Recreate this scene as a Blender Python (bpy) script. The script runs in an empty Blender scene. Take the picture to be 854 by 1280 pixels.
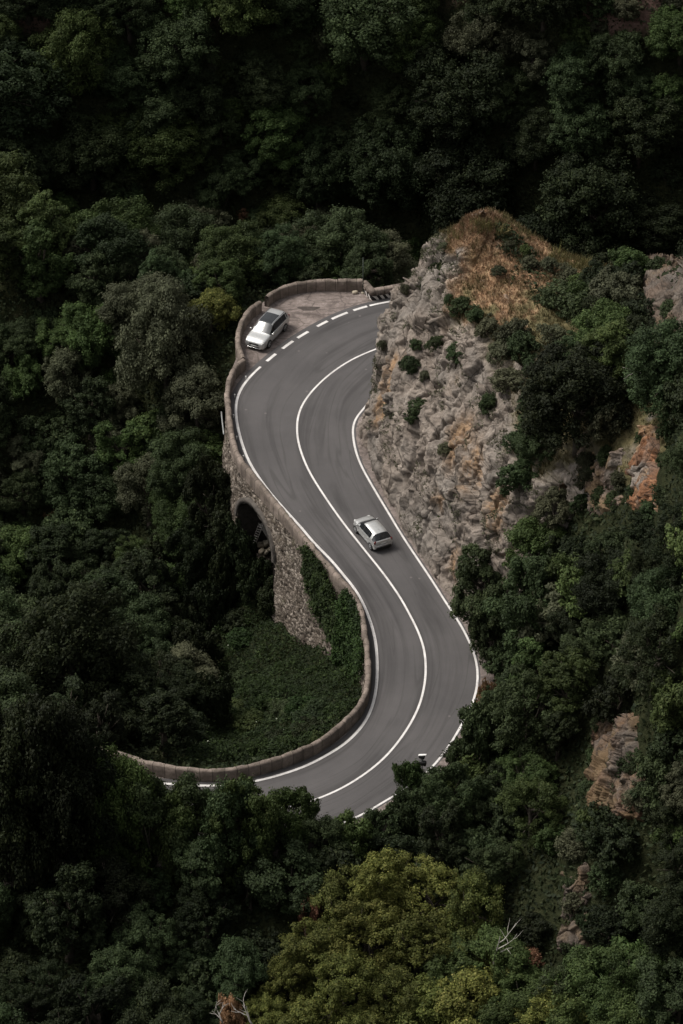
import bpy, math
import numpy as np
from mathutils import Vector, Matrix
from mathutils.bvhtree import BVHTree

PI = math.pi
R_ = math.radians
rng = np.random.default_rng(11)
scn = bpy.context.scene
COL = scn.collection

# ------------------------------------------------------------------ camera
D, TH, F = 280.0, R_(36.0), 4480.0
CT, ST = math.cos(TH), math.sin(TH)
CAM = np.array([0.0, -D * CT, D * ST])


def P(u, v, z=0.0):
    """point of the photograph (854 x 1280) at height z"""
    a, b = (u - 427.0) / F, (640.0 - v) / F
    d = np.array([a, CT + b * ST, -ST + b * CT])
    return CAM + d * ((z - CAM[2]) / d[2])


def proj(p):
    q = np.asarray(p, float) - CAM
    dep = q[..., 1] * CT - q[..., 2] * ST
    return 427 + F * q[..., 0] / dep, 640 - F * (q[..., 1] * ST + q[..., 2] * CT) / dep, dep


cam = bpy.data.cameras.new("camera")
cam.sensor_fit = 'VERTICAL'
cam.angle = 2 * math.atan(640.0 / F)
cam.clip_start = 1.0
cam.clip_end = 6000
cam_o = bpy.data.objects.new("camera", cam)
cam_o.location = CAM
cam_o.rotation_euler = (PI / 2 - TH, 0, 0)
COL.objects.link(cam_o)
scn.camera = cam_o


# ------------------------------------------------------------------ noise
def h3(ix, iy, iz, seed):
    n = (ix.astype(np.int64) * 374761393 + iy.astype(np.int64) * 668265263 + iz.astype(np.int64) * 2147483647 + seed * 144665) & 0xFFFFFFFF
    n = ((n ^ (n >> 13)) * 1274126177) & 0xFFFFFFFF
    n = ((n ^ (n >> 16)) * 2246822519) & 0xFFFFFFFF
    n = n ^ (n >> 15)
    return (n & 0xFFFFFF) / float(0x1000000)


def vnoise(p, seed=0):
    i = np.floor(p).astype(np.int64)
    f = p - i
    f = f * f * f * (f * (f * 6 - 15) + 10)
    out = 0
    for dx in (0, 1):
        for dy in (0, 1):
            for dz in (0, 1):
                w = (f[:, 0] if dx else 1 - f[:, 0]) * (f[:, 1] if dy else 1 - f[:, 1]) * (f[:, 2] if dz else 1 - f[:, 2])
                out = out + w * h3(i[:, 0] + dx, i[:, 1] + dy, i[:, 2] + dz, seed)
    return out * 2 - 1


def fbm(p, octaves=4, seed=0, gain=0.5, lac=2.03):
    o, a = 0, 1.0
    for k in range(octaves):
        o = o + a * vnoise(p * (lac ** k) + 17.3 * k, seed + k)
        a *= gain
    return o


def cells(p, seed=0):
    """Voronoi: F1, F2, a random number, a random gradient dotted with the offset"""
    i = np.floor(p).astype(np.int64)
    n = len(p)
    f1 = np.full(n, 9.0); f2 = np.full(n, 9.0); r = np.zeros(n); g = np.zeros(n)
    for dx in (-1, 0, 1):
        for dy in (-1, 0, 1):
            for dz in (-1, 0, 1):
                a, b, c = i[:, 0] + dx, i[:, 1] + dy, i[:, 2] + dz
                off = p - np.stack([a + h3(a, b, c, seed), b + h3(a, b, c, seed + 1), c + h3(a, b, c, seed + 2)], 1)
                d = np.sqrt((off ** 2).sum(1))
                m = d < f1
                f2 = np.where(m, f1, np.minimum(f2, d))
                f1 = np.where(m, d, f1)
                r = np.where(m, h3(a, b, c, seed + 3), r)
                gg = ((h3(a, b, c, seed + 4) - .5) * off[:, 0] + (h3(a, b, c, seed + 5) - .5) * off[:, 1] + (h3(a, b, c, seed + 6) - .5) * off[:, 2]) * 2
                g = np.where(m, gg, g)
    return f1, f2, r, g


def unit_(v):
    return v / np.linalg.norm(v)


def sstep(a, b, x):
    t = np.clip((x - a) / (b - a), 0, 1)
    return t * t * (3 - 2 * t)


# ------------------------------------------------------------------ mesh helpers
def tag(o, label=None, cat=None, group=None, kind=None):
    if label: o["label"] = label
    if cat: o["category"] = cat
    if group: o["group"] = group
    if kind: o["kind"] = kind
    return o


def empty(name, loc, rz=0.0):
    o = bpy.data.objects.new(name, None)
    o.empty_display_size = 0.3
    o.location = loc
    o.rotation_euler = (0, 0, rz)
    COL.objects.link(o)
    return o


def raw_mesh(name, V, faces, smooth=False):
    me = bpy.data.meshes.new(name)
    V = np.asarray(V, np.float32)
    me.vertices.add(len(V))
    me.vertices.foreach_set("co", V.ravel())
    if isinstance(faces, np.ndarray):
        k = faces.shape[1]
        nf = len(faces)
        me.loops.add(nf * k)
        me.loops.foreach_set("vertex_index", faces.astype(np.int32).ravel())
        me.polygons.add(nf)
        me.polygons.foreach_set("loop_start", np.arange(0, nf * k, k, dtype=np.int32))
    else:
        idx = [i for f in faces for i in f]
        st = np.cumsum([0] + [len(f) for f in faces])[:-1]
        me.loops.add(len(idx))
        me.loops.foreach_set("vertex_index", np.array(idx, np.int32))
        me.polygons.add(len(faces))
        me.polygons.foreach_set("loop_start", st.astype(np.int32))
    me.update(calc_edges=True)
    me.validate()
    if smooth:
        me.polygons.foreach_set("use_smooth", np.ones(len(me.polygons), bool))
    return me


def attr(me, name, vals):
    a = me.attributes.new(name, 'FLOAT', 'POINT')
    a.data.foreach_set("value", np.asarray(vals, np.float32))


def set_uv(me, uv_per_vert):
    l = me.uv_layers.new(name="UVMap")
    vi = np.zeros(len(me.loops), np.int32)
    me.loops.foreach_get("vertex_index", vi)
    l.data.foreach_set("uv", np.asarray(uv_per_vert, np.float32)[vi].ravel())


def link(name, me, mat, parent=None):
    o = bpy.data.objects.new(name, me)
    if mat is not None:
        for m in (mat if isinstance(mat, (list, tuple)) else [mat]):
            me.materials.append(m)
    COL.objects.link(o)
    if parent is not None:
        o.parent = parent
    return o


def grid_faces(nr, nc, flip=False):
    a = np.arange(nr * nc).reshape(nr, nc)
    q = np.stack([a[:-1, :-1], a[:-1, 1:], a[1:, 1:], a[1:, :-1]], -1).reshape(-1, 4)
    return q[:, ::-1] if flip else q


class MB:
    """collects simple shapes that become ONE mesh"""
    def __init__(s):
        s.v, s.f = [], []

    def add(s, V, Fc):
        b = len(s.v)
        s.v += [tuple(x) for x in V]
        s.f += [tuple(i + b for i in f) for f in Fc]

    def box(s, c, d, rot=None, bev=0.0):
        x, y, z = [k / 2 for k in d]
        if bev <= 0:
            V = [(i * x, j * y, k * z) for k in (-1, 1) for j in (-1, 1) for i in (-1, 1)]
            Fc = [(0, 2, 3, 1), (4, 5, 7, 6), (0, 1, 5, 4), (2, 6, 7, 3), (0, 4, 6, 2), (1, 3, 7, 5)]
        else:
            b = min(bev, x * .9, y * .9, z * .9)
            V, Fc = [], []
            ring = lambda rx, ry, zz: [(rx - b, -ry, zz), (rx, -ry + b, zz), (rx, ry - b, zz), (rx - b, ry, zz), (-rx + b, ry, zz), (-rx, ry - b, zz), (-rx, -ry + b, zz), (-rx + b, -ry, zz)]
            L = [ring(x - b * .7, y - b * .7, -z), ring(x, y, -z + b), ring(x, y, z - b), ring(x - b * .7, y - b * .7, z)]
            for r in L: V += r
            for k in range(3):
                for i in range(8):
                    j = (i + 1) % 8
                    Fc.append((k * 8 + i, k * 8 + j, k * 8 + 8 + j, k * 8 + 8 + i))
            Fc.append(tuple(range(7, -1, -1))); Fc.append(tuple(range(24, 32)))
        M = rot if rot is not None else Matrix.Identity(3)
        s.add([tuple(M @ Vector(p) + Vector(c)) for p in V], Fc)

    def tube(s, pts, rad, n=7, cap=True):
        pts = [Vector(p) for p in pts]
        if not hasattr(rad, '__len__'): rad = [rad] * len(pts)
        rings = []
        for i, p in enumerate(pts):
            t = (pts[min(i + 1, len(pts) - 1)] - pts[max(i - 1, 0)]).normalized()
            a = t.cross(Vector((0, 0, 1)))
            if a.length < 1e-3: a = Vector((1, 0, 0))
            a.normalize(); b = t.cross(a)
            rings.append([p + (a * math.cos(2 * PI * k / n) + b * math.sin(2 * PI * k / n)) * rad[i] for k in range(n)])
        V = [q for r in rings for q in r]
        Fc = []
        for i in range(len(rings) - 1):
            for k in range(n):
                j = (k + 1) % n
                Fc.append((i * n + k, i * n + j, (i + 1) * n + j, (i + 1) * n + k))
        if cap:
            Fc.append(tuple(range(n - 1, -1, -1))); Fc.append(tuple(range((len(rings) - 1) * n, len(rings) * n)))
        s.add(V, Fc)

    def lathe(s, prof, axis='y', n=24, c=(0, 0, 0)):
        """prof: (offset along axis, radius)"""
        V, Fc = [], []
        for o, r in prof:
            for k in range(n):
                a = 2 * PI * k / n
                p = (r * math.cos(a), o, r * math.sin(a)) if axis == 'y' else (r * math.cos(a), r * math.sin(a), o)
                V.append((p[0] + c[0], p[1] + c[1], p[2] + c[2]))
        m = len(prof)
        for i in range(m - 1):
            for k in range(n):
                j = (k + 1) % n
                Fc.append((i * n + k, i * n + j, (i + 1) * n + j, (i + 1) * n + k))
        Fc.append(tuple(range(n - 1, -1, -1))); Fc.append(tuple(range((m - 1) * n, m * n)))
        s.add(V, Fc)

    def build(s, name, mat, parent=None, smooth=False):
        return link(name, raw_mesh(name, s.v, s.f, smooth), mat, parent)


# ------------------------------------------------------------------ materials
class NT:
    def __init__(s, name, rough=0.8, spec=0.3):
        m = bpy.data.materials.new(name)
        m.use_nodes = True
        s.m, s.t = m, m.node_tree
        s.b = s.t.nodes["Principled BSDF"]
        s.b.inputs["Roughness"].default_value = rough
        s.b.inputs["Specular IOR Level"].default_value = spec

    def n(s, typ, **kw):
        nd = s.t.nodes.new(typ)
        for k, v in kw.items():
            setattr(nd, k, v)
        return nd

    def l(s, a, b):
        s.t.links.new(a, b)

    def val(s, sock, v):
        if hasattr(v, 'is_linked') or hasattr(v, 'links'):
            s.l(v, sock)
        else:
            sock.default_value = v

    def coord(s, kind='Object'):
        return s.n("ShaderNodeTexCoord").outputs[kind]

    def pos(s):
        return s.n("ShaderNodeNewGeometry").outputs["Position"]

    def mapping(s, vec, scale=(1, 1, 1), rot=(0, 0, 0)):
        m = s.n("ShaderNodeMapping")
        m.inputs["Scale"].default_value = scale
        m.inputs["Rotation"].default_value = rot
        s.l(vec, m.inputs["Vector"])
        return m.outputs[0]

    def noise(s, vec, scale, detail=5, rough=0.6, dist=0.0):
        k = s.n("ShaderNodeTexNoise")
        k.inputs["Scale"].default_value = scale
        k.inputs["Detail"].default_value = detail
        k.inputs["Roughness"].default_value = rough
        k.inputs["Distortion"].default_value = dist
        s.l(vec, k.inputs["Vector"])
        return k.outputs["Fac"]

    def voro(s, vec, scale, feature='F1', out="Distance", rnd=1.0):
        k = s.n("ShaderNodeTexVoronoi", feature=feature)
        k.inputs["Scale"].default_value = scale
        k.inputs["Randomness"].default_value = rnd
        s.l(vec, k.inputs["Vector"])
        return k.outputs[out]

    def ramp(s, fac, stops):
        r = s.n("ShaderNodeValToRGB")
        e = r.color_ramp.elements
        while len(e) < len(stops): e.new(0.5)
        for i, (p, c) in enumerate(stops):
            e[i].position = p
            e[i].color = (c, c, c, 1) if not hasattr(c, '__len__') else (*c, 1)
        s.l(fac, r.inputs[0])
        return r.outputs[0]

    def mix(s, fac, a, b, mode='MIX'):
        k = s.n("ShaderNodeMix", data_type='RGBA', blend_type=mode)
        s.val(k.inputs[0], fac)
        for i, v in ((6, a), (7, b)):
            if isinstance(v, tuple): v = (*v, 1) if len(v) == 3 else v
            s.val(k.inputs[i], v)
        return k.outputs[2]

    def math(s, op, a, b=0.0):
        k = s.n("ShaderNodeMath", operation=op)
        s.val(k.inputs[0], a); s.val(k.inputs[1], b)
        return k.outputs[0]

    def attr(s, name):
        return s.n("ShaderNodeAttribute", attribute_name=name).outputs["Fac"]

    def bump(s, h, strength=0.5, dist=0.1):
        k = s.n("ShaderNodeBump")
        k.inputs["Strength"].default_value = strength
        k.inputs["Distance"].default_value = dist
        s.l(h, k.inputs["Height"])
        s.l(k.outputs[0], s.b.inputs["Normal"])

    def color(s, c):
        s.val(s.b.inputs["Base Color"], (*c, 1) if isinstance(c, tuple) and len(c) == 3 else c)
        return s.m


def plain(name, c, rough=0.6, metal=0.0, spec=0.4, coat=0.0):
    t = NT(name, rough, spec)
    t.b.inputs["Metallic"].default_value = metal
    t.b.inputs["Coat Weight"].default_value = coat
    t.b.inputs["Coat Roughness"].default_value = 0.05
    g = t.noise(t.coord(), 9.0, 4)
    k = t.ramp(g, [(0.3, 0.82), (0.7, 1.0)])
    return t.color(t.mix(1.0, c, k, 'MULTIPLY'))


def m_asphalt():
    t = NT("asphalt", 0.86, 0.25)
    p = t.pos()
    uv = t.coord('UV')
    big = t.ramp(t.noise(p, 0.16, 4), [(0.3, (0.067, 0.063, 0.063)), (0.7, (0.092, 0.086, 0.085))])
    streak = t.noise(t.mapping(uv, (9, 0.05, 1)), 1.0, 4, 0.62, 0.5)
    c = t.mix(1.0, big, t.ramp(streak, [(0.28, 0.62), (0.5, 1.0), (0.75, 1.12)]), 'MULTIPLY')
    line = t.noise(t.mapping(uv, (5, 0.035, 1)), 1.0, 2, 0.5, 0.2)
    line = t.math('ABSOLUTE', t.math('SUBTRACT', line, 0.5))
    gate = t.ramp(t.noise(p, 0.12, 3), [(0.36, 0.0), (0.52, 1.0)])
    c = t.mix(t.math('MULTIPLY', t.ramp(line, [(0.004, 0.5), (0.014, 0.0)]), gate), c, (0.05, 0.047, 0.046))
    grit = t.noise(p, 14.0, 6, 0.8)
    c = t.mix(1.0, c, t.ramp(grit, [(0.3, 0.86), (0.7, 1.12)]), 'MULTIPLY')
    spots = t.voro(p, 0.55, 'F1')
    c = t.mix(t.ramp(spots, [(0.03, 0.45), (0.075, 0.0)]), c, (0.19, 0.17, 0.16))
    t.bump(t.noise(p, 40.0, 3), 0.25, 0.02)
    return t.color(c)


def m_paint():
    t = NT("road_paint", 0.6, 0.35)
    p = t.pos()
    w = t.ramp(t.noise(p, 5.0, 6, 0.75), [(0.33, 0.0), (0.45, 1.0)])
    dirt = t.ramp(t.noise(p, 0.9, 4), [(0.3, (0.5, 0.475, 0.46)), (0.65, (0.70, 0.675, 0.655))])
    return t.color(t.mix(w, (0.3, 0.28, 0.27), dirt))


def m_gravel():
    t = NT("gravel", 0.95, 0.15)
    p = t.pos()
    c = t.ramp(t.noise(p, 0.45, 6, 0.65), [(0.3, (0.12, 0.098, 0.088)), (0.55, (0.20, 0.165, 0.15)), (0.75, (0.27, 0.225, 0.205))])
    st = t.n("ShaderNodeSeparateColor"); t.l(t.voro(p, 3.2, 'F1', 'Color'), st.inputs[0])
    c = t.mix(1.0, c, t.ramp(st.outputs[0], [(0.0, 0.8), (1.0, 1.2)]), 'MULTIPLY')
    cr = t.voro(t.mapping(p, (0.5, 0.9, 1)), 1.0, 'DISTANCE_TO_EDGE')
    c = t.mix(t.ramp(cr, [(0.0, 0.6), (0.045, 0.0)]), c, (0.07, 0.058, 0.052))
    c = t.mix(1.0, c, t.ramp(t.noise(p, 11.0, 5, 0.8), [(0.25, 0.7), (0.75, 1.2)]), 'MULTIPLY')
    t.bump(t.noise(p, 9.0, 5, 0.75), 0.7, 0.06)
    return t.color(c)


def m_coping():
    t = NT("coping_stone", 0.95, 0.15)
    p = t.pos()
    c = t.ramp(t.noise(p, 1.3, 6, 0.7), [(0.25, (0.10, 0.082, 0.069)), (0.5, (0.19, 0.154, 0.131)), (0.75, (0.28, 0.228, 0.195))])
    uv = t.coord('UV')
    sx = t.n("ShaderNodeSeparateXYZ"); t.l(uv, sx.inputs[0])
    blk_ = t.math('DIVIDE', sx.outputs[0], 0.85)
    wn = t.n("ShaderNodeTexWhiteNoise", noise_dimensions='1D'); t.l(t.math('FLOOR', blk_), wn.inputs["W"])
    c = t.mix(1.0, c, t.ramp(wn.outputs["Value"], [(0.0, 0.72), (1.0, 1.15)]), 'MULTIPLY')
    fr = t.math('ABSOLUTE', t.math('SUBTRACT', t.math('FRACT', blk_), 0.5))
    c = t.mix(t.ramp(fr, [(0.455, 0.0), (0.48, 0.75)]), c, (0.05, 0.042, 0.036))
    moss = t.ramp(t.noise(p, 2.7, 6, 0.75), [(0.55, 0.0), (0.7, 0.75)])
    c = t.mix(moss, c, (0.10, 0.095, 0.06))
    t.bump(t.noise(p, 7.0, 5, 0.7), 0.8, 0.06)
    return t.color(c)


def m_masonry():
    t = NT("rubble_masonry", 0.95, 0.12)
    p = t.mapping(t.pos(), (1, 1, 1.35))
    col = t.voro(p, 2.9, 'F1', 'Color')
    sep = t.n("ShaderNodeSeparateColor"); t.l(col, sep.inputs[0])
    c = t.ramp(sep.outputs[0], [(0.0, (0.036, 0.029, 0.024)), (0.25, (0.115, 0.094, 0.077)), (0.6, (0.20, 0.168, 0.14)), (1.0, (0.36, 0.31, 0.265))])
    edge = t.voro(p, 2.9, 'DISTANCE_TO_EDGE')
    c = t.mix(t.ramp(edge, [(0.02, 0.85), (0.12, 0.0)]), c, (0.055, 0.045, 0.038))
    hole = t.noise(p, 4.6, 3, 0.6)
    c = t.mix(t.ramp(hole, [(0.32, 1.0), (0.40, 0.0)]), c, (0.03, 0.025, 0.02))
    st = t.noise(t.pos(), 0.4, 5, 0.65)
    c = t.mix(t.ramp(st, [(0.4, 0.0), (0.75, 0.6)]), c, (0.11, 0.088, 0.068))
    moss = t.ramp(t.noise(t.pos(), 0.7, 5, 0.7), [(0.58, 0.0), (0.72, 0.55)])
    c = t.mix(moss, c, (0.085, 0.085, 0.04))
    t.bump(edge, 0.9, 0.12)
    return t.color(c)


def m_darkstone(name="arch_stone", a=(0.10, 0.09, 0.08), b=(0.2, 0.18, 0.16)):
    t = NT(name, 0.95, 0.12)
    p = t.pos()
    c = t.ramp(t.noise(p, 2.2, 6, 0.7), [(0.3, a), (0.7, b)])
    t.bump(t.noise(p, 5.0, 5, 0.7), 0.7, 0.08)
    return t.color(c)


def m_rock(name="limestone", tone=1.0):
    t = NT(name, 0.95, 0.12)
    p = t.pos()
    q = t.mapping(p, (1.0, 1.0, 0.45), (0.25, 0.35, 0))
    c = t.ramp(t.noise(q, 0.33, 8, 0.66, 0.4), [(0.25, (0.115, 0.094, 0.078)), (0.42, (0.20, 0.166, 0.14)), (0.6, (0.275, 0.232, 0.197)), (0.8, (0.37, 0.32, 0.275))])
    grey = t.ramp(t.noise(p, 0.21, 5, 0.6), [(0.45, 0.0), (0.62, 0.75)])
    c = t.mix(grey, c, t.mix(0.6, c, (0.175, 0.165, 0.152)))
    och = t.attr("ochre")
    ochn = t.ramp(t.noise(t.mapping(p, (1, 1, 0.35)), 0.9, 6, 0.7), [(0.40, 0.0), (0.58, 1.0)])
    ofac = t.math('MINIMUM', 1.0, t.math('ADD', t.math('MULTIPLY', och, ochn), t.math('MULTIPLY', t.math('MULTIPLY', och, och), 0.3)))
    c = t.mix(ofac, c, t.ramp(t.noise(p, 1.7, 5, 0.7), [(0.3, (0.22, 0.13, 0.072)), (0.7, (0.38, 0.25, 0.145))]))
    rn_ = t.noise(t.mapping(p, (1, 1, .5)), 1.3, 6, 0.7)
    c = t.mix(t.attr("rust"), c, t.ramp(rn_, [(0.3, (0.085, 0.052, 0.036)), (0.5, (0.235, 0.115, 0.062)), (0.7, (0.35, 0.19, 0.11))]))
    fine = t.noise(q, 2.6, 8, 0.78)
    c = t.mix(1.0, c, t.ramp(fine, [(0.25, 0.5), (0.5, 0.97), (0.78, 1.25)]), 'MULTIPLY')
    w = t.mix(0.35, q, t.n("ShaderNodeTexNoise").outputs["Color"])
    cr = t.voro(t.mapping(w, (1, 1, 1)), 0.9, 'DISTANCE_TO_EDGE')
    c = t.mix(t.ramp(cr, [(0.0, 0.8), (0.03, 0.0)]), c, (0.05, 0.042, 0.036))
    stn = t.noise(t.mapping(p, (1.1, 1.1, 0.12)), 1.0, 5, 0.65)
    c = t.mix(t.ramp(stn, [(0.52, 0.0), (0.66, 0.62)]), c, (0.075, 0.066, 0.058))
    lich = t.ramp(t.noise(p, 6.5, 4, 0.7), [(0.66, 0.0), (0.72, 0.8)])
    c = t.mix(lich, c, (0.06, 0.062, 0.04))
    soil = t.attr("soil")
    org = t.attr("dry")
    sn = t.noise(p, 1.6, 7, 0.75)
    sc = t.ramp(sn, [(0.3, (0.055, 0.052, 0.026)), (0.5, (0.115, 0.10, 0.05)), (0.7, (0.19, 0.155, 0.08))])
    oc = t.ramp(sn, [(0.28, (0.16, 0.10, 0.055)), (0.5, (0.37, 0.23, 0.135)), (0.72, (0.49, 0.36, 0.23))])
    c = t.mix(soil, c, t.mix(org, sc, oc))
    hgt = t.math('ADD', t.noise(q, 1.5, 10, 0.72), t.math('MULTIPLY', t.noise(p, 8.0, 5, 0.7), 0.35))
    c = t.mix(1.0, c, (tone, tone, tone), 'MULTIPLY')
    t.bump(hgt, 0.8, 0.25)
    return t.color(c)


def m_ground():
    t = NT("forest_floor", 1.0, 0.05)
    p = t.pos()
    c = t.ramp(t.noise(p, 0.7, 6, 0.7), [(0.3, (0.016, 0.020, 0.010)), (0.6, (0.034, 0.038, 0.018)), (0.8, (0.06, 0.052, 0.03))])
    rk = t.ramp(t.noise(t.mapping(p, (1, 1, .4)), 0.5, 7, 0.7), [(0.3, (0.10, 0.06, 0.05)), (0.7, (0.26, 0.165, 0.14))])
    c = t.mix(t.attr("rocky"), c, rk)
    t.bump(t.noise(p, 1.3, 8, 0.7), 1.0, 0.5)
    return t.color(c)


def m_leaf(name, c0, c1, c2, trans=0.22, warm=None):
    t = NT(name, 0.7, 0.18)
    tint = t.attr("tint")
    clump = t.attr("clump")
    rnd = t.n("ShaderNodeObjectInfo").outputs["Random"]
    c = t.ramp(tint, [(0.0, c0), (0.5, c1), (1.0, c2)])
    hs = t.n("ShaderNodeHueSaturation")
    t.l(c, hs.inputs["Color"])
    t.l(t.math('ADD', t.math('MULTIPLY', t.math('SUBTRACT', rnd, 0.5), 0.032), 0.489), hs.inputs["Hue"])
    v = t.math('ADD', t.math('MULTIPLY', t.math('FRACT', t.math('MULTIPLY', rnd, 7.13)), 0.55), 0.62)
    v = t.math('MULTIPLY', v, t.math('ADD', t.math('MULTIPLY', clump, 0.7), 0.65))
    t.l(v, hs.inputs["Value"])
    c = hs.outputs[0]
    t.color(c)
    tr = t.n("ShaderNodeBsdfTranslucent")
    t.l(c, tr.inputs["Color"])
    mx = t.n("ShaderNodeMixShader")
    mx.inputs[0].default_value = trans
    t.l(t.b.outputs[0], mx.inputs[1]); t.l(tr.outputs[0], mx.inputs[2])
    t.l(mx.outputs[0], t.t.nodes["Material Output"].inputs["Surface"])
    return t.m


MAT = dict(
    asphalt=m_asphalt(), paint=m_paint(), gravel=m_gravel(), coping=m_coping(), masonry=m_masonry(),
    arch=m_darkstone("arch_stone", (0.045, 0.04, 0.036), (0.125, 0.11, 0.097)), pale=m_darkstone("pale_stone", (0.26, 0.22, 0.16), (0.5, 0.44, 0.35)), rock=m_rock(), shade_rock=m_rock("shade_painted_limestone", 0.55), ground=m_ground(),  # the limestone's crag copy is darkened to paint shade into its colour
    bark=m_darkstone("bark", (0.035, 0.028, 0.022), (0.10, 0.085, 0.07)),
    dead=m_darkstone("bleached_wood", (0.30, 0.27, 0.24), (0.5, 0.47, 0.43)),
    deep=m_leaf("shade_painted_leaves", (0.009, 0.014, 0.006), (0.018, 0.027, 0.010), (0.042, 0.052, 0.020)),  # evergreen leaves darkened so that shade is painted into their colour
    oak=m_leaf("dark_leaves", (0.021, 0.034, 0.014), (0.036, 0.056, 0.022), (0.064, 0.088, 0.034)),
    mid=m_leaf("green_leaves", (0.029, 0.050, 0.015), (0.050, 0.079, 0.023), (0.092, 0.121, 0.040)),
    grey=m_leaf("greyish_leaves", (0.048, 0.054, 0.030), (0.075, 0.082, 0.046), (0.115, 0.120, 0.068)),
    gold=m_leaf("yellowish_leaves", (0.042, 0.058, 0.013), (0.108, 0.128, 0.031), (0.25, 0.245, 0.070)),
    russet=m_leaf("russet_leaves", (0.13, 0.078, 0.040), (0.29, 0.17, 0.092), (0.44, 0.285, 0.175)),
    cover=m_leaf("ground_cover_leaves", (0.011, 0.022, 0.006), (0.021, 0.040, 0.010), (0.046, 0.078, 0.020)),
    under=m_leaf("undergrowth_leaves", (0.010, 0.017, 0.007), (0.022, 0.032, 0.012), (0.05, 0.06, 0.026)),
    straw=m_leaf("dry_grass", (0.21, 0.13, 0.065), (0.40, 0.275, 0.15), (0.58, 0.46, 0.29), 0.1),
    reed=m_leaf("green_grass", (0.07, 0.075, 0.025), (0.14, 0.13, 0.05), (0.27, 0.23, 0.11), 0.1),
    silver=plain("silver_paint", (0.56, 0.56, 0.55), 0.42, 0.7, 0.5, 0.3),
    pewter=plain("grey_silver_paint", (0.46, 0.46, 0.45), 0.34, 0.4, 0.5, 0.6),
    glass=plain("dark_glass", (0.016, 0.018, 0.02), 0.06, 0, 0.6),
    screen=plain("windscreen_glass", (0.06, 0.06, 0.06), 0.12, 0, 0.7, 0.5),
    black=plain("black_plastic", (0.018, 0.018, 0.018), 0.55),
    rubber=plain("rubber", (0.014, 0.014, 0.014), 0.85),
    rim=plain("alloy", (0.38, 0.38, 0.38), 0.35, 0.7),
    chrome=plain("chrome", (0.7, 0.7, 0.7), 0.18, 0.9),
    lamp=plain("clear_lens", (0.6, 0.6, 0.58), 0.15, 0, 0.6, 0.5),
    red=plain("red_lens", (0.10, 0.008, 0.008), 0.2, 0, 0.5),
    plate=plain("number_plate", (0.7, 0.7, 0.68), 0.5),
    steel=plain("galvanised_steel", (0.30, 0.31, 0.30), 0.5, 0.4),
    green=plain("green_pole_paint", (0.06, 0.075, 0.06), 0.6),
    white=plain("white_metal", (0.75, 0.74, 0.72), 0.5),
)


def m_stripes():
    t = NT("striped_wall_paint", 0.85, 0.2)
    uv = t.coord('UV')
    sx = t.n("ShaderNodeSeparateXYZ"); t.l(uv, sx.inputs[0])
    k = t.math('FRACT', t.math('ADD', t.math('MULTIPLY', sx.outputs[0], 1.9), t.math('MULTIPLY', sx.outputs[1], 1.25)))
    f = t.ramp(k, [(0.46, 0.0), (0.5, 1.0), (0.94, 1.0), (0.98, 0.0)])
    wear = t.ramp(t.noise(t.pos(), 4.0, 6, 0.7), [(0.3, 0.5), (0.6, 1.0)])
    c = t.mix(f, (0.022, 0.02, 0.019), t.mix(1.0, (0.68, 0.63, 0.59), wear, 'MULTIPLY'))
    t.bump(t.noise(t.pos(), 8.0, 4), 0.5, 0.03)
    return t.color(c)


MAT['stripes'] = m_stripes()


# ------------------------------------------------------------------ curves
def crom(pts, n=12):
    p = np.asarray(pts, float)
    p = np.vstack([2 * p[0] - p[1], p, 2 * p[-1] - p[-2]])
    out = []
    for i in range(1, len(p) - 2):
        for k in range(n):
            t = k / n
            out.append(0.5 * ((2 * p[i]) + (-p[i - 1] + p[i + 1]) * t + (2 * p[i - 1] - 5 * p[i] + 4 * p[i + 1] - p[i + 2]) * t * t
                              + (-p[i - 1] + 3 * p[i] - 3 * p[i + 1] + p[i + 2]) * t ** 3))
    out.append(p[-2])
    return np.array(out)


def resample(p, step=None, n=None):
    d = np.r_[0, np.cumsum(np.sqrt((np.diff(p, axis=0) ** 2).sum(1)))]
    if n is None: n = max(2, int(round(d[-1] / step)) + 1)
    s = np.linspace(0, d[-1], n)
    return np.stack([np.interp(s, d, p[:, k]) for k in range(p.shape[1])], 1), s


def smooth_line(p, it=3):
    p = p.copy()
    for _ in range(it):
        p[1:-1] = 0.25 * p[:-2] + 0.5 * p[1:-1] + 0.25 * p[2:]
    return p


def trace(px, z=0.0, step=0.5, it=4):
    w = np.array([P(u, v, z) for u, v in px])
    c, s = resample(crom(w), step=step)
    return smooth_line(c, it)


def normals2(c):
    t = np.gradient(c[:, :2], axis=0)
    t /= np.linalg.norm(t, axis=1)[:, None]
    return np.stack([t[:, 1], -t[:, 0]], 1)      # to the right of travel = ravine side on the parapet lines


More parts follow.
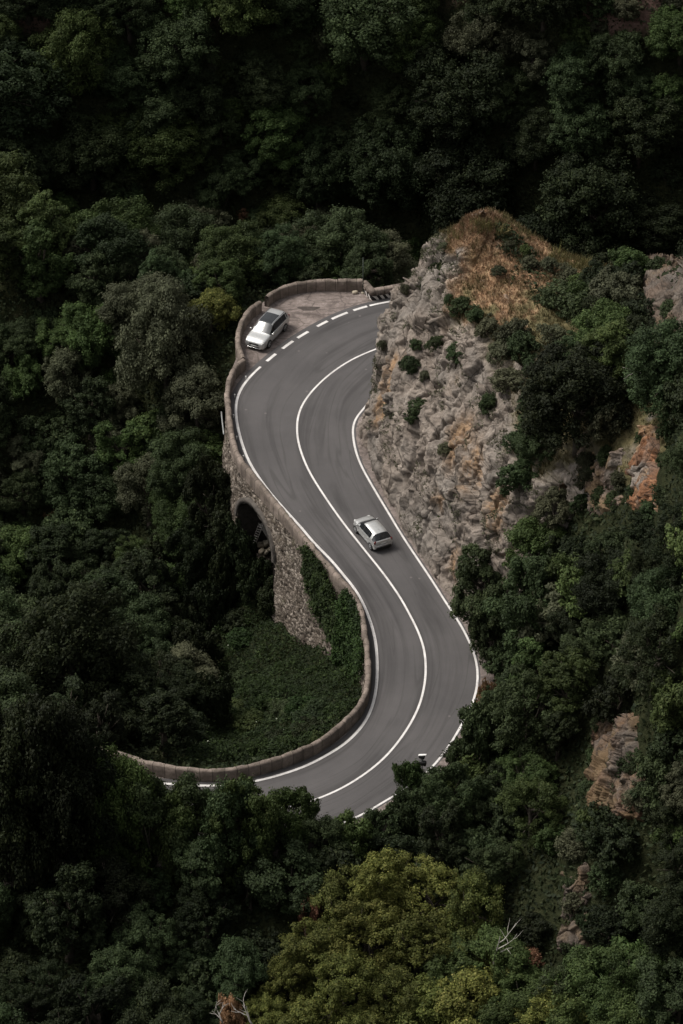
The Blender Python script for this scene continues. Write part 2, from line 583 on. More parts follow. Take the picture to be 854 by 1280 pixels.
L_PX = [(900, 405), (760, 374), (640, 363), (560, 366), (486.8, 377), (458.8, 382.7), (434.1, 390.6), (409.8, 401), (385.4, 414.4), (366.5, 426), (344.6, 442.4), (325.5, 458.5),
        (308.7, 475.3), (299, 490.5), (295, 505.7), (295, 517.9), (297.1, 533.1), (302.6, 554.4), (310, 574), (320, 591.5), (336, 613.5), (357, 638), (377.2, 660), (392.8, 678.8),
        (413.1, 699), (428.8, 717.8), (442.8, 735), (453.8, 753.8), (461.6, 772.5), (467.8, 792.8), (470.9, 813), (471.7, 839), (470, 863.5), (463.9, 887.9), (451.8, 909.2),
        (430.4, 930.5), (400, 948.7), (378.9, 959), (335, 973), (300, 979.5), (267, 982.3), (239, 981.5), (200, 979), (150, 976), (90, 978), (0, 992), (-100, 1017), (-260, 1060)]
C_PX = [(900, 432), (760, 408), (640, 402), (560, 411), (505, 424), (468.5, 436.9), (442.6, 447.9), (418.3, 463.1), (397, 481.3), (381.8, 499.6), (374.1, 514.8), (371.4, 530), (372, 547),
        (377.2, 567.4), (387.9, 591.7), (406.1, 620.7), (427.4, 651.1), (454.8, 686.1), (479.2, 716.6), (500.5, 747), (511, 766), (521.8, 787), (530.3, 811.8), (532.4, 839.1),
        (529.4, 863.5), (521.8, 887.9), (506.5, 915.2), (485.2, 942.6), (460.9, 964), (430.4, 983.7), (400, 997.4), (375, 1005.5), (335, 1013), (290, 1017), (235, 1018),
        (170, 1015), (90, 1018), (0, 1032), (-100, 1056), (-260, 1100)]
R_PX = [(900, 470), (760, 446), (650, 441), (560, 449), (510, 464), (478, 483), (457.2, 508.1), (445.7, 520.9), (441.1, 533.1), (441.4, 545.3), (444.5, 563), (451.8, 582.6), (467, 610), (485.3, 640.5),
        (505, 673), (538.4, 723), (558, 754), (571, 773), (585.7, 799.6), (594.8, 823.9), (597.3, 845.2), (594.8, 866.5), (585.7, 890), (572, 915), (558.3, 937), (543, 956),
        (525, 973), (506.5, 986.5), (476, 1004.5), (454.8, 1017.2), (420, 1032), (375, 1043), (325, 1049), (265, 1052), (205, 1053), (140, 1054), (70, 1061), (0, 1075), (-100, 1098), (-260, 1140)]
Lw, Cw, Rw = trace(L_PX), trace(C_PX), trace(R_PX)

PAR_PX = [(305.2, 448.3), (298.1, 453.2), (291.1, 462.3), (286.2, 475), (284.1, 489), (285.2, 506), (286.9, 521.4), (289.7, 539.7), (293.2, 556.6), (299.5, 570.6), (310.8, 586),
          (326.3, 605), (349, 632), (372.5, 660.5), (388.9, 680.3), (406.9, 701.4), (422.5, 719), (436.6, 734), (447.5, 750), (452.6, 766), (455.2, 782), (458, 800.6), (460, 822), (460.6, 840),
          (458.4, 857.4), (454.2, 872.6), (442.6, 888.5), (424.4, 905.6), (400, 924), (363, 941), (319, 954.5), (275.4, 961.5), (227.6, 959.5), (187.8, 952.5), (160, 944), (130, 935),
          (90, 930), (40, 934), (-30, 947), (-160, 978)]
PARB_PX = [(325.5, 376.5), (311.8, 386), (301.5, 402), (297.4, 420.5), (299.6, 436), (303.5, 447)]
PARC_PX = [(333, 370.5), (338, 365.8), (348.3, 360), (369.6, 353.3), (397, 350), (421.3, 350)]
ZP = 1.0
PARA = trace(PAR_PX, ZP, 0.3)
PARB = trace(PARB_PX, ZP, 0.25)
PARC = trace(PARC_PX, ZP, 0.25)


def dist_to_line(q, line):
    """distance of points q (n,2) to a polyline's samples"""
    out = np.full(len(q), 1e9)
    for k in range(0, len(line), 1):
        out = np.minimum(out, (q[:, 0] - line[k, 0]) ** 2 + (q[:, 1] - line[k, 1]) ** 2)
    return np.sqrt(out)


def in_poly(x, y, poly):
    poly = np.asarray(poly)
    ins = np.zeros(np.shape(x), bool)
    j = len(poly) - 1
    for i in range(len(poly)):
        xi, yi, xj, yj = poly[i][0], poly[i][1], poly[j][0], poly[j][1]
        c = ((yi > y) != (yj > y)) & (x < (xj - xi) * (y - yi) / (yj - yi + 1e-12) + xi)
        ins ^= c
        j = i
    return ins


# ------------------------------------------------------------------ rock outcrop: control net (photo point, height)
NET = [
    [(585, 440, -.4), (580, 390, 5), (580, 350, 10), (585, 315, 14), (598, 282, 17.4), (606, 265, 19.2), (640, 300, 9)],
    [(505, 478, -.4), (505, 420, 5), (512, 372, 9.5), (530, 330, 13), (565, 293, 16), (602, 266, 19.0), (640, 295, 10)],
    [(457, 530, -.4), (464, 465, 5), (478, 415, 9), (502, 355, 12.5), (546, 304, 15.5), (598, 271, 18.6), (650, 290, 11)],
    [(453, 562, -.4), (470, 500, 5), (492, 445, 9.5), (525, 385, 13), (565, 330, 16), (607, 268, 18.7), (660, 290, 11)],
    [(482, 625, -.4), (503, 560, 5.5), (530, 500, 10), (565, 430, 13.5), (605, 365, 16.2), (642, 294, 17.2), (680, 300, 11)],
    [(517, 688, -.4), (544, 620, 5.5), (575, 555, 10), (615, 480, 14), (655, 400, 16.5), (692, 327, 16.2), (720, 315, 11)],
    [(553, 742, -.4), (580, 680, 5), (612, 615, 10), (650, 545, 14), (702, 450, 17), (745, 346, 15.8), (770, 330, 11)],
    [(578, 780, -.4), (612, 727, 5), (652, 662, 10), (692, 597, 14.5), (760, 490, 20), (805, 345, 19), (830, 320, 14)],
    [(604, 830, -.4), (645, 790, 5), (690, 735, 10), (740, 665, 15), (820, 560, 25), (865, 320, 27), (890, 300, 22)],
    [(606, 868, -.4), (660, 850, 4), (720, 800, 10), (785, 745, 17), (870, 660, 27), (950, 420, 38), (990, 380, 34)],
]
NETW = np.array([[P(*c) for c in col] for col in NET])        # columns x rows x 3


def net_surface(net, ncol, nrow):
    def ip(a, n):
        k = a.shape[0]
        p = np.concatenate([[2 * a[0] - a[1]], a, [2 * a[-1] - a[-2]]])
        t = np.linspace(0, k - 1, n)
        i = np.minimum(t.astype(int), k - 2)
        f = (t - i).reshape((-1,) + (1,) * (a.ndim - 1))
        p0, p1, p2, p3 = p[i], p[i + 1], p[i + 2], p[i + 3]
        return 0.5 * (2 * p1 + (p2 - p0) * f + (2 * p0 - 5 * p1 + 4 * p2 - p3) * f ** 2 + (3 * p1 - p0 - 3 * p2 + p3) * f ** 3)
    s = ip(net, ncol)
    return ip(s.transpose(1, 0, 2), nrow).transpose(1, 0, 2)


def grid_normals(G):
    a = np.gradient(G, axis=0); b = np.gradient(G, axis=1)
    n = np.cross(a, b)
    return n / (np.linalg.norm(n, axis=-1, keepdims=True) + 1e-9)


# ------------------------------------------------------------------ terrain
CTRL = []
def cw(*pts): CTRL.extend(pts)
def cp(*pts): CTRL.extend([tuple(P(u, v, z)) for u, v, z in pts])

# gorge behind and the far slope
for x in (-75, -45, -20, 5, 30, 55, 85):
    w = 3.0 * math.sin(x * 0.17) + 2.0 * math.sin(x * 0.07 + 1)
    cw((x, 66 + w, -44), (x, 79 + w, -44), (x, 86 + w, -35), (x, 92 + w, -24), (x, 97 + w, -13), (x, 103 + w, 1), (x, 111 + w, 18), (x, 125, 38), (x, 160, 65), (x, 220, 92), (x, 320, 120))
cw((-160, 60, -20), (-160, 120, 30), (160, 60, 20), (160, 120, 60), (-160, 220, 100), (160, 220, 110))
# behind the lay-by wall
cw((-6, 33.5, -1.2), (0, 33.5, -1.2), (4, 33, -1), (-12, 34, -1.0), (-6, 39, -3.5), (2, 39, -3.5), (10, 38, -3), (-6, 48, -14), (6, 48, -14), (20, 46, -12), (-6, 58, -28), (8, 58, -28), (25, 58, -26))
# hill on the left of the lay-by, its crest and its slope down into the ravine
cw((-12, 30, -1.5), (-12, 24, -3), (-11, 18, -5.5), (-11.5, 12, -10.5), (-20, 36, -1), (-28, 37, -0.5), (-40, 38, 2), (-60, 40, 12), (-20, 44, -7), (-28, 45, -7), (-40, 47, -4), (-20, 56, -24), (-32, 57, -24), (-50, 58, -18))
cw((-18, 28, -5), (-25, 28, -6), (-35, 28, -4), (-18, 21, -11), (-25, 21, -13), (-36, 20, -11), (-17, 14, -15), (-25, 15, -18), (-38, 13, -18), (-60, 15, -6), (-90, 15, 8))
# ravine
cw((-11, 6, -10.5), (-12, 0, -12), (-17, 6, -15), (-25, 8, -16), (-35, 5, -15), (-8.5, 4, -9), (-5, 9, -9), (-2, 9, -8.5), (2, 9, -5))
cp((345, 737, -9.5), (378, 765, -8), (408, 792, -6.3), (440, 800, -4.2), (455, 850, -2.4), (400, 850, -5.5), (350, 850, -9), (300, 850, -12), (250, 850, -14), (200, 830, -14.5), (330, 790, -12), (290, 780, -14), (240, 770, -15))
cp((440, 890, -2), (400, 920, -2.8), (350, 930, -4.2), (300, 935, -6), (250, 930, -7), (200, 915, -7))
cw((-20, -10, -11), (-27, -6, -12), (-36, -6, -10), (-22, -22, -6), (-30, -20, -6), (-42, -20, -2), (-60, -15, 8), (-90, -20, 20))  # farthest left points lie out of view, raised to block light
# under and beside the road
cp((470, 760, -1.2), (500, 830, -1), (470, 930, -.9), (400, 975, -.9), (300, 1015, -.9), (200, 1010, -.9), (100, 1000, -.9), (0, 1020, -.9), (440, 620, -1.5), (520, 710, -.8), (400, 470, -.8), (470, 410, -.8), (350, 430, -1), (560, 860, -.8), (600, 405, -.8), (760, 410, -.8))
# near side of the road, foreground
cp((460, 1035, -1.0), (400, 1050, -1.0), (330, 1065, -.9), (250, 1070, -.9), (150, 1072, -.9), (60, 1080, -.9), (0, 960, -2), (80, 900, -4), (60, 1020, -.9), (520, 1000, -1.4), (560, 965, -1), (590, 920, -.5))
cw((-4, -52, -6), (4, -52, -6), (-14, -52, -5), (-24, -50, -3), (-36, -48, 0), (-4, -60, -8), (5, -60, -8), (-15, -60, -7), (-28, -60, -3), (-4, -72, -4), (6, -72, -4), (-18, -72, -4), (-32, -72, 0))
for x in (-90, -60, -30, 0, 30, 60, 90):
    cw((x, -95, 10 + abs(x) * .12), (x, -130, 34 + abs(x) * .1), (x, -180, 70), (x, -230, 105), (x, -320, 140))
# mountainside on the right
cw((12, -40, -0.5), (16, -36, 3), (20, -35, 8), (28, -36, 16), (40, -36, 28), (60, -38, 46), (90, -35, 66), (13, -50, -4), (20, -50, 1), (28, -50, 9), (40, -50, 20), (60, -52, 36), (14, -62, -5), (22, -62, -1), (32, -62, 7), (50, -62, 20))
cw((30, -20, 26), (36, -5, 33), (45, -20, 38), (60, -10, 52), (90, 0, 75), (36, 10, 26), (50, 15, 34), (70, 25, 45), (30, 20, 12), (34, 34, 1), (48, 36, 4), (60, 44, 10), (90, 50, 25))
cw((16, 31, -2), (26, 32, -2), (18, 20, 1.5), (24, 14, 7))
for col in NETW[:]:
    for p in (0.5 * (col[0] + col[1]), col[1], col[2], col[3], col[4], col[5]):
        CTRL.append((p[0] + 0.9, p[1] + 0.3, p[2] - 1.3))
_v = [430, 448, 475, 506, 540, 586, 632, 672, 720, 760, 800, 840, 880, 906]
_z = [-3, -3.5, -6, -8, -9, -9.2, -9.4, -8.8, -7.2, -5.2, -3.9, -2.7, -2.0, -2.0]
_pu, _pv, _ = proj(PARA)
_n = normals2(PARA)
for k in range(0, int(_pv.argmax() * .86), 7):
    zz = float(np.interp(_pv[k], _v, _z))
    for o_ in (0.9, -1.6):
        CTRL.append((PARA[k, 0] + _n[k, 0] * o_, PARA[k, 1] + _n[k, 1] * o_, zz))
CTRL = np.array(CTRL)


def rbf(ctrl, c=1.0, lam=0.35):
    X = ctrl[:, :2]
    d = np.sqrt(((X[:, None] - X[None]) ** 2).sum(-1) + c * c)
    n = len(X)
    A = np.zeros((n + 3, n + 3))
    A[:n, :n] = -d + np.eye(n) * lam
    A[:n, n] = 1; A[:n, n + 1:] = X; A[n, :n] = 1; A[n + 1:, :n] = X.T
    w = np.linalg.solve(A, np.r_[ctrl[:, 2], 0, 0, 0])

    def f(q):
        o = np.zeros(len(q))
        for k in range(0, len(q), 20000):
            s = q[k:k + 20000]
            dd = np.sqrt(((s[:, None] - X[None]) ** 2).sum(-1) + c * c)
            o[k:k + 20000] = -dd @ w[:n] + w[n] + s @ w[n + 1:]
        return o
    return f


TERR = rbf(CTRL)
LAYBY_PX0 = [(500, 372), (466, 374), (455, 362.5), (421, 362.5), (397, 362.5), (369.6, 366), (348.3, 372), (338, 378), (330, 385), (318, 396), (308, 410), (303, 428), (303, 445), (306, 460), (308.7, 475.3), (325.5, 458.5), (344.6, 442.4), (385.4, 414.4), (434.1, 390.6), (486.8, 377)]
LAYBY = np.array([P(u, v, 0)[:2] for u, v in LAYBY_PX0])
ROADPOLY = np.vstack([Lw[:, :2], Rw[::-1, :2]])


def inside_par():
    """a closed outline of everything carried by the road's parapet"""
    return np.vstack([Lw[:40, :2], LAYBY[:13], PARA[:, :2], Rw[::-1, :2]])


CARRY = np.vstack([Lw[:30:4, :2], np.array([P(u, v, 0)[:2] for u, v in LAYBY_PX0[:13]]), PARA[:, :2], Rw[::-1, :2]])


def terrain_z(q):
    z = TERR(q)
    p3 = np.c_[q, np.zeros(len(q))]
    z = z + 0.5 * fbm(p3 * 0.16, 4, 5) + 1.6 * vnoise(p3 * 0.06, 9) * sstep(45, 80, q[:, 1])
    far = np.sqrt(q[:, 0] ** 2 + q[:, 1] ** 2)
    z = np.clip(z, -46, 170)
    lim = 164 - 0.985 * (q[:, 1] + 226.5) - 12          # stay under the view from the mountain top
    z = np.where((q[:, 1] > -226) & (q[:, 1] < -60), np.minimum(z, np.maximum(lim, -20)), z)
    z = np.where(q[:, 1] <= -226, np.minimum(z, 140), z)
    on = in_poly(q[:, 0], q[:, 1], CARRY)
    dl = dist_to_line(q, np.vstack([Rw, Lw, PARB, PARC]))
    z = np.where(on | (dl < 1.1), np.minimum(z, -0.35), z)
    return z


def axis(lo, hi, step, far, g=1.28):
    a = list(np.arange(lo, hi + 1e-6, step))
    s, p = step, a[-1]
    while p < far:
        s *= g; p += s; a.append(p)
    s, p = step, a[0]
    while p > -far:
        s *= g; p -= s; a.insert(0, p)
    return np.array(a)


ax, ay = axis(-42, 44, 0.75, 1500), axis(-75, 128, 0.75, 1500)
GX, GY = np.meshgrid(ax, ay)
q = np.c_[GX.ravel(), GY.ravel()]
TZ = terrain_z(q)
TV = np.c_[q, TZ]
TF = grid_faces(len(ay), len(ax))
me = raw_mesh("ground", TV, TF, True)
rk = sstep(-9, -7.5, TZ + 3.0 * fbm(np.c_[q, q[:, 0] * 0] * 0.2, 3, 3)) * sstep(85, 90, q[:, 1]) * sstep(160, 150, q[:, 1])
attr(me, "rocky", rk * 0.9)
ground = tag(link("ground", me, MAT['ground']), "dark forest floor of the steep gorge under all the trees", "ground", kind="structure")

# ------------------------------------------------------------------ rock outcrop mesh
NC, NR = 520, 330
G = net_surface(NETW[:9], NC, NR)
N0 = grid_normals(G)
if N0[NC // 2, NR // 3, 1] > 0: N0 = -N0
pf = G.reshape(-1, 3); nf = N0.reshape(-1, 3)
rr = np.tile(np.linspace(0, 6, NR), NC)                     # row parameter
cc = np.repeat(np.linspace(0, 8, NC), NR)
warp = np.stack([fbm(pf * 0.35, 3, 40 + k) for k in range(3)], 1)
bd_ = unit_(np.array([0.34, -0.5, -0.8]))                       # the rock splits along steep slanting planes
qv = pf + warp * 0.45
qv = qv - 0.64 * (qv @ bd_)[:, None] * bd_
tilt = qv @ np.array([[0.9, 0.1, 0.35], [-0.1, 0.95, 0.2], [-0.35, -0.2, 0.9]])
disp = np.zeros(len(pf)); crev = np.zeros(len(pf))
for sc, amp, ga in ((3.0, .70, .70), (1.3, .36, .40), (0.55, .13, .17), (0.26, .05, .08)):
    f1, f2, r, g = cells(tilt / sc + 3.1, int(sc * 100))
    e = sstep(0.0, 0.06, f2 - f1)
    disp += (r - .5) * amp + g * ga - (1 - e) * amp * 0.45
calm = 0.55 + 0.45 * sstep(4, 9, pf[:, 2])                    # the cut foot is smoother than the broken upper part
disp *= calm
for k_, (fx, fz, dep_, wd) in enumerate(((.28, .10, .8, .07), (.5, .16, .5, .06), (.9, .3, .22, .07))):
    nz_ = np.abs(vnoise((pf + warp * .5) * np.array([fx, fx, fz]) + 31 * k_, 500 + k_))
    disp -= dep_ * (1 - sstep(0, wd, nz_)) * calm
sd_ = np.array([0.62, 0.25, 0.74])
tt = pf @ sd_ / 1.3 + 0.7 * fbm(pf * .35, 3, 70)
disp += ((tt - np.floor(tt)) ** 1.4 - .5) * 0.3 * sstep(-.3, .3, fbm(pf * .2, 2, 71))
disp += 0.40 * fbm(pf * 0.25, 5, 77) + 0.10 * fbm(pf * 1.5, 4, 78)
rim_ = 2.95 + 1.0 * sstep(4.0, 2.4, cc)                       # bare rock reaches higher at the nose
soft = sstep(rim_, rim_ + .6, rr + 0.5 * fbm(pf * 0.3, 4, 90))      # turf above the rim
soft = np.maximum(soft, 0)
amt = (1 - 0.72 * soft) * sstep(-0.4, 2.0, pf[:, 2] + 0.6) * sstep(8.0, 7.0, cc)
disp = disp * amt - 3.0 * sstep(6.7, 8.0, cc) - 0.4 * sstep(5.2, 6, rr)
disp = np.where(pf[:, 2] < 1.5, np.minimum(disp, 0.15 + 0.3 * np.maximum(pf[:, 2], 0)), disp)
RV = pf + nf * disp[:, None]
RF = grid_faces(NC, NR)
me = raw_mesh("cliff", RV, RF, False)
soil = soft * sstep(-0.85, -0.3, fbm(pf * 0.8, 4, 91) + 1.2 * (nf[:, 2] - 0.45))
oc_c = P(612, 326, 16.8)
dd = np.sqrt(((pf[:, 0] - oc_c[0]) / 5.2) ** 2 + ((pf[:, 1] - oc_c[1]) / 7.4) ** 2)
dry = sstep(1.2, 0.7, dd + 0.55 * fbm(pf * 0.7, 5, 92)) * (0.55 + 0.45 * sstep(-.3, .4, fbm(pf * 1.3, 4, 93)))
och = np.zeros(len(pf))
for (u, v, z, rad) in ((487, 470, 8.0, 1.7), (470, 510, 5, 1.2), (583, 560, 9.5, 1.9), (575, 500, 10.5, 1.3), (627, 640, 9.5, 1.6), (538, 620, 5.5, 0.9), (560, 700, 3, 1.2), (600, 590, 9.5, 1.8)):
    c0 = P(u, v, z)
    och = np.maximum(och, sstep(1.3, 0.4, np.sqrt((pf[:, 0] - c0[0]) ** 2 + (pf[:, 1] - c0[1]) ** 2 + 0.35 * (pf[:, 2] - c0[2]) ** 2) / rad))
attr(me, "soil", soil); attr(me, "dry", dry); attr(me, "ochre", och * .75); attr(me, "rust", och * 0)
cliff = tag(link("cliff", me, MAT['rock']), "pale grey rocky outcrop with orange grassy top beside the road bend", "cliff", kind="structure")

BV = BVHTree.FromPolygons([tuple(p) for p in RV], [tuple(f) for f in RF.tolist()])
fine = (np.abs(TV[TF].mean(1)[:, 0]) < 70) & (TV[TF].mean(1)[:, 1] > -95) & (TV[TF].mean(1)[:, 1] < 170)
BT = BVHTree.FromPolygons([tuple(p) for p in TV], [tuple(f) for f in TF[fine].tolist()])


def cast(u, v):
    a, b = (u - 427.0) / F, (640.0 - v) / F
    d = Vector((a, CT + b * ST, -ST + b * CT)).normalized()
    best = None
    for bv in (BV, BT):
        h = bv.ray_cast(Vector(CAM), d)
        if h[0] is not None and (best is None or h[3] < best[3]): best = h
    return (np.array(best[0]), np.array(best[1])) if best else (P(u, v, 0), np.array((0, 0, 1.0)))


def gz(x, y):
    best = -99
    for bv in (BV, BT):
        h = bv.ray_cast(Vector((x, y, 300)), Vector((0, 0, -1)))
        if h[0] is not None: best = max(best, h[0][2])
    return best


# smaller rock faces on the right mountainside
def rock_face(name, px, bulge, seed, ochre, label, soil_amt=0.0, rust=0.0, mat='rock'):
    """px: 4 photo corners (top left, top right, bottom right, bottom left)"""
    nu, nv = 90, 190
    A = np.array([cast(u, v)[0] for u, v in px])
    gu, gv = np.meshgrid(np.linspace(0, 1, nu), np.linspace(0, 1, nv), indexing='ij')
    pts = np.zeros((nu, nv, 3))
    for i in range(nu):
        for j in range(nv):
            a, b = gu[i, j], gv[i, j]
            uu = (1 - b) * ((1 - a) * px[0][0] + a * px[1][0]) + b * ((1 - a) * px[3][0] + a * px[2][0])
            vv = (1 - b) * ((1 - a) * px[0][1] + a * px[1][1]) + b * ((1 - a) * px[3][1] + a * px[2][1])
            pts[i, j] = cast(uu, vv)[0]
    for _ in range(6):
        pts[1:-1, 1:-1] = 0.25 * (pts[:-2, 1:-1] + pts[2:, 1:-1] + pts[1:-1, :-2] + pts[1:-1, 2:])
    n = grid_normals(pts)
    if n[nu // 2, nv // 2, 1] > 0: n = -n
    p = pts.reshape(-1, 3); nn = n.reshape(-1, 3)
    e = np.minimum(np.minimum(gu, 1 - gu) * 2, np.minimum(gv, 1 - gv) * 2).ravel()
    prof = sstep(0.0, 0.45, e + 0.16 * fbm(p * 0.5, 4, seed))
    d = -1.0 + (bulge + 1.0) * prof
    w = (p + 0.5 * np.stack([fbm(p * .5, 3, seed + k) for k in range(3)], 1)) * np.array([1, 1, .36])
    for sc, amp, ga in ((1.7, .5, .45), (0.75, .24, .3), (0.33, .09, .16)):
        f1, f2, r, g = cells(w / sc, seed + int(sc * 10))
        k = sstep(0, .14, f2 - f1)
        d += ((r - .5) * amp + g * ga - (1 - k) * amp * .3)
    for k_, (fx, fz, dep_) in enumerate(((.45, .12, .5), (1.0, .3, .25))):
        d -= dep_ * (1 - sstep(0, .08, np.abs(vnoise(w * np.array([fx, fx, fz]) + 9 * k_, seed + 60 + k_))))
    V = p + nn * d[:, None]
    m = raw_mesh(name, V, grid_faces(nu, nv), False)
    attr(m, "soil", soil_amt * sstep(-.2, .5, fbm(p * .6, 4, seed + 9)) if soil_amt else np.zeros(len(p)))
    attr(m, "rust", np.clip(rust * (.6 + .9 * fbm(p * np.array([.8, .8, .3]), 3, seed + 7)), 0, 1)); attr(m, "dry", np.full(len(p), .55)); attr(m, "ochre", np.full(len(p), ochre) * sstep(-.5, .1, fbm(p * np.array([.5, .5, .2]), 3, seed + 5)))
    return tag(link(name, m, MAT[mat]), label, "rock face")


rock_face("rock_face", [(803, 508), (832, 505), (824, 650), (786, 645)], .7, 210, 1.0, "tall narrow orange rock face high among trees on the right mountainside", 0, 1.2)
rock_face("rock_face", [(716, 552), (800, 540), (790, 650), (706, 660)], 0.25, 220, 0.35, "broad brown and grey rock patch with dry soil beside the orange rock face", 0.8, .2)
rock_face("rock_face", [(795, 300), (880, 255), (880, 470), (800, 480)], .5, 230, 0.15, "grey rock face with orange soil at the right edge below the gorge", 0.5, .25, "shade_rock")
rock_face("rock_face", [(745, 880), (800, 880), (825, 1050), (712, 1050)], .7, 240, 0.55, "grey crag streaked with orange, shade painted into its colour, on the right mountainside", 0.8, .45, "shade_rock")
rock_face("rock_face", [(700, 1075), (742, 1065), (745, 1205), (694, 1210)], .5, 250, 0.12, "dim grey crag at the foot of the mountainside above the foreground trees", 0.5, .15, "shade_rock")

# ------------------------------------------------------------------ road
def offset(c, d):
    n = normals2(c)
    o = c.copy()
    o[:, :2] += n * d
    return o


# left boundary of the asphalt: a little outside the edge line, right boundary outside its line
nl = 420
La, _ = resample(offset(Lw, 0.55), n=nl); Ra, sR = resample(offset(Rw, -0.38), n=nl); Ca, sC = resample(Cw, n=nl)
ts = np.linspace(0, 1, 9)
V = np.array([La * (1 - t) + Ra * t for t in ts]).transpose(1, 0, 2)
V[..., 2] = 0
me = raw_mesh("road", V.reshape(-1, 3), grid_faces(nl, 9))
set_uv(me, np.c_[np.tile(ts, nl), np.repeat(sC, 9)])
road = tag(link("road", me, MAT['asphalt']), "grey two lane asphalt road winding in an S around the rock", "road", kind="structure")


def ribbon(name, c, w, z, parent, mat):
    a, b = offset(c, w / 2), offset(c, -w / 2)
    V = np.stack([a, b], 1); V[..., 2] = z
    return link(name, raw_mesh(name, V.reshape(-1, 3), grid_faces(len(c), 2)), mat, parent)


def cutline(c, px0, px1):
    a = ((c[:, :2] - P(*px0)[:2]) ** 2).sum(1).argmin()
    b = ((c[:, :2] - P(*px1)[:2]) ** 2).sum(1).argmin()
    return c[min(a, b):max(a, b) + 1]


Lf, _ = resample(Lw, 0.12); Rf, _ = resample(Rw, 0.25); Cf, _ = resample(Cw, 0.25)
ribbon("edge_line", Rf, 0.165, 0.006, road, MAT['paint'])
ribbon("centre_line", Cf, 0.16, 0.006, road, MAT['paint'])
ribbon("edge_line", cutline(Lf, (325.5, 458.5), (-260, 1060)), 0.21, 0.006, road, MAT['paint'])
ribbon("edge_line", cutline(Lf, (900, 405), (461.8, 381.6)), 0.22, 0.006, road, MAT['paint'])
for a, b in (((332.5, 451.3), (344.6, 442.4)), ((352.8, 435.5), (366.5, 426)), ((371.7, 422.5), (385.4, 414.4)), ((395.5, 408), (409.8, 401)), ((415.3, 398.4), (434.1, 390.6)), ((441.7, 388), (458.8, 382.7))):
    ribbon("dash_mark", cutline(Lf, a, b), 0.27, 0.006, road, MAT['paint'])

# lay-by: one sheet of rough gravel under the road's edge out to the walls
LB = np.array([P(u, v, 0) for u, v in [(560, 372), (500, 366), (470, 367), (462, 361), (455, 360), (421, 359), (397, 359), (369.6, 362), (348.3, 368), (335, 374), (325, 380), (312, 391), (302, 405), (297, 421), (298, 440), (290, 462), (286, 490), (288, 520), (293, 550), (303, 578), (330, 612), (372, 668), (408, 712), (440, 746), (455, 778), (462, 812), (463.5, 845), (460, 868), (452, 885), (425, 912), (390, 938), (330, 962), (270, 972), (200, 964), (150, 952), (90, 943), (-30, 958), (-160, 990)]])
LBo, _ = resample(crom(LB, 6), n=nl); LBi, _ = resample(offset(Lw, -0.6), n=nl)
# pair every outer point with its nearest inner point
pair = np.array([((LBi[:, :2] - o[:2]) ** 2).sum(1).argmin() for o in LBo])
pair = np.maximum.accumulate(pair)
V = np.stack([LBo * (1 - t) + LBi[pair] * t for t in np.linspace(0, 1, 8)], 1)
V[..., 2] = -0.03
link("lay_by", raw_mesh("lay_by", V.reshape(-1, 3), grid_faces(nl, 8)), MAT['gravel'])
tag(bpy.data.objects["lay_by"], "rough gravel lay-by and verge between the edge line and the parapet", "lay-by", kind="structure")
# verge at the foot of the rock and round the outside of the lower bend
VR, _ = resample(offset(Rw, -1.35), n=nl); VI, _ = resample(offset(Rw, -0.1), n=nl)
VS, _ = resample(offset(Rw, -1.9), n=nl)
V = np.stack([VI, 0.5 * (VI + VR), VR, VS], 1); V[:, 3, 2] = -1.6
V[:, 0, 2] = -0.02; V[:, 1, 2] = 0.06 + 0.05 * rng.random(nl); V[:, 2, 2] = -0.25 + 0.3 * rng.random(nl)
me = raw_mesh("verge", V.reshape(-1, 3), grid_faces(nl, 4))
tag(link("verge", me, MAT['gravel']), "narrow strip of pale grit between the road and the rock foot", "verge", kind="structure")
# stained hole in the lay-by
mb = MB()
pc = P(386, 385.5, 0)
ring = [(pc[0] + (0.85 + .25 * math.sin(3 * a)) * math.cos(a), pc[1] + (0.42 + .1 * math.cos(2 * a)) * math.sin(a), -0.02) for a in np.linspace(0, 2 * PI, 22)[:-1]]
mb.add(ring, [tuple(range(len(ring)))])
mb.build("damp_patch", m_darkstone("damp_earth", (0.05, 0.042, 0.038), (0.10, 0.085, 0.076)), bpy.data.objects["lay_by"])


# ------------------------------------------------------------------ parapets
def sweep_wall(name, c, w, ztop, zbot, mat, parent=None, step_noise=0.05, caps=True, seed=3):
    n = normals2(c)
    prof = [(-w / 2, zbot), (-w / 2, ztop * .45), (-w / 2, ztop - .10), (-w / 2 + .07, ztop - .02), (0, ztop + .03), (w / 2 - .07, ztop - .02), (w / 2, ztop - .10), (w / 2, ztop * .45), (w / 2, zbot)]
    V = np.zeros((len(c), len(prof), 3))
    for j, (o, z) in enumerate(prof):
        V[:, j, :2] = c[:, :2] + n * o
        V[:, j, 2] = z
    f = V.reshape(-1, 3)
    f += step_noise * np.stack([fbm(f * 1.8, 4, seed + k) for k in range(3)], 1)
    V = f.reshape(V.shape)
    s = np.r_[0, np.cumsum(np.sqrt((np.diff(c[:, :2], axis=0) ** 2).sum(1)))]
    faces = [tuple(x) for x in grid_faces(len(c), len(prof)).tolist()]
    m = len(prof)
    faces.append(tuple(range(m))); faces.append(tuple((len(c) - 1) * m + k for k in range(m - 1, -1, -1)))
    me = raw_mesh(name, V.reshape(-1, 3), faces)
    hh = np.array([p[1] for p in prof])
    set_uv(me, np.c_[np.repeat(s, m), np.tile(hh, len(c))])
    return link(name, me, mat, parent)


PW = 0.42
PA, sA = resample(PARA, 0.16)
viaduct = tag(empty("stone_viaduct", (float(PA[60][0]), float(PA[60][1]), 0.0)), "long rubble stone viaduct wall with arch and rounded parapet along the bend", "viaduct wall")
vloc = np.array(viaduct.location)


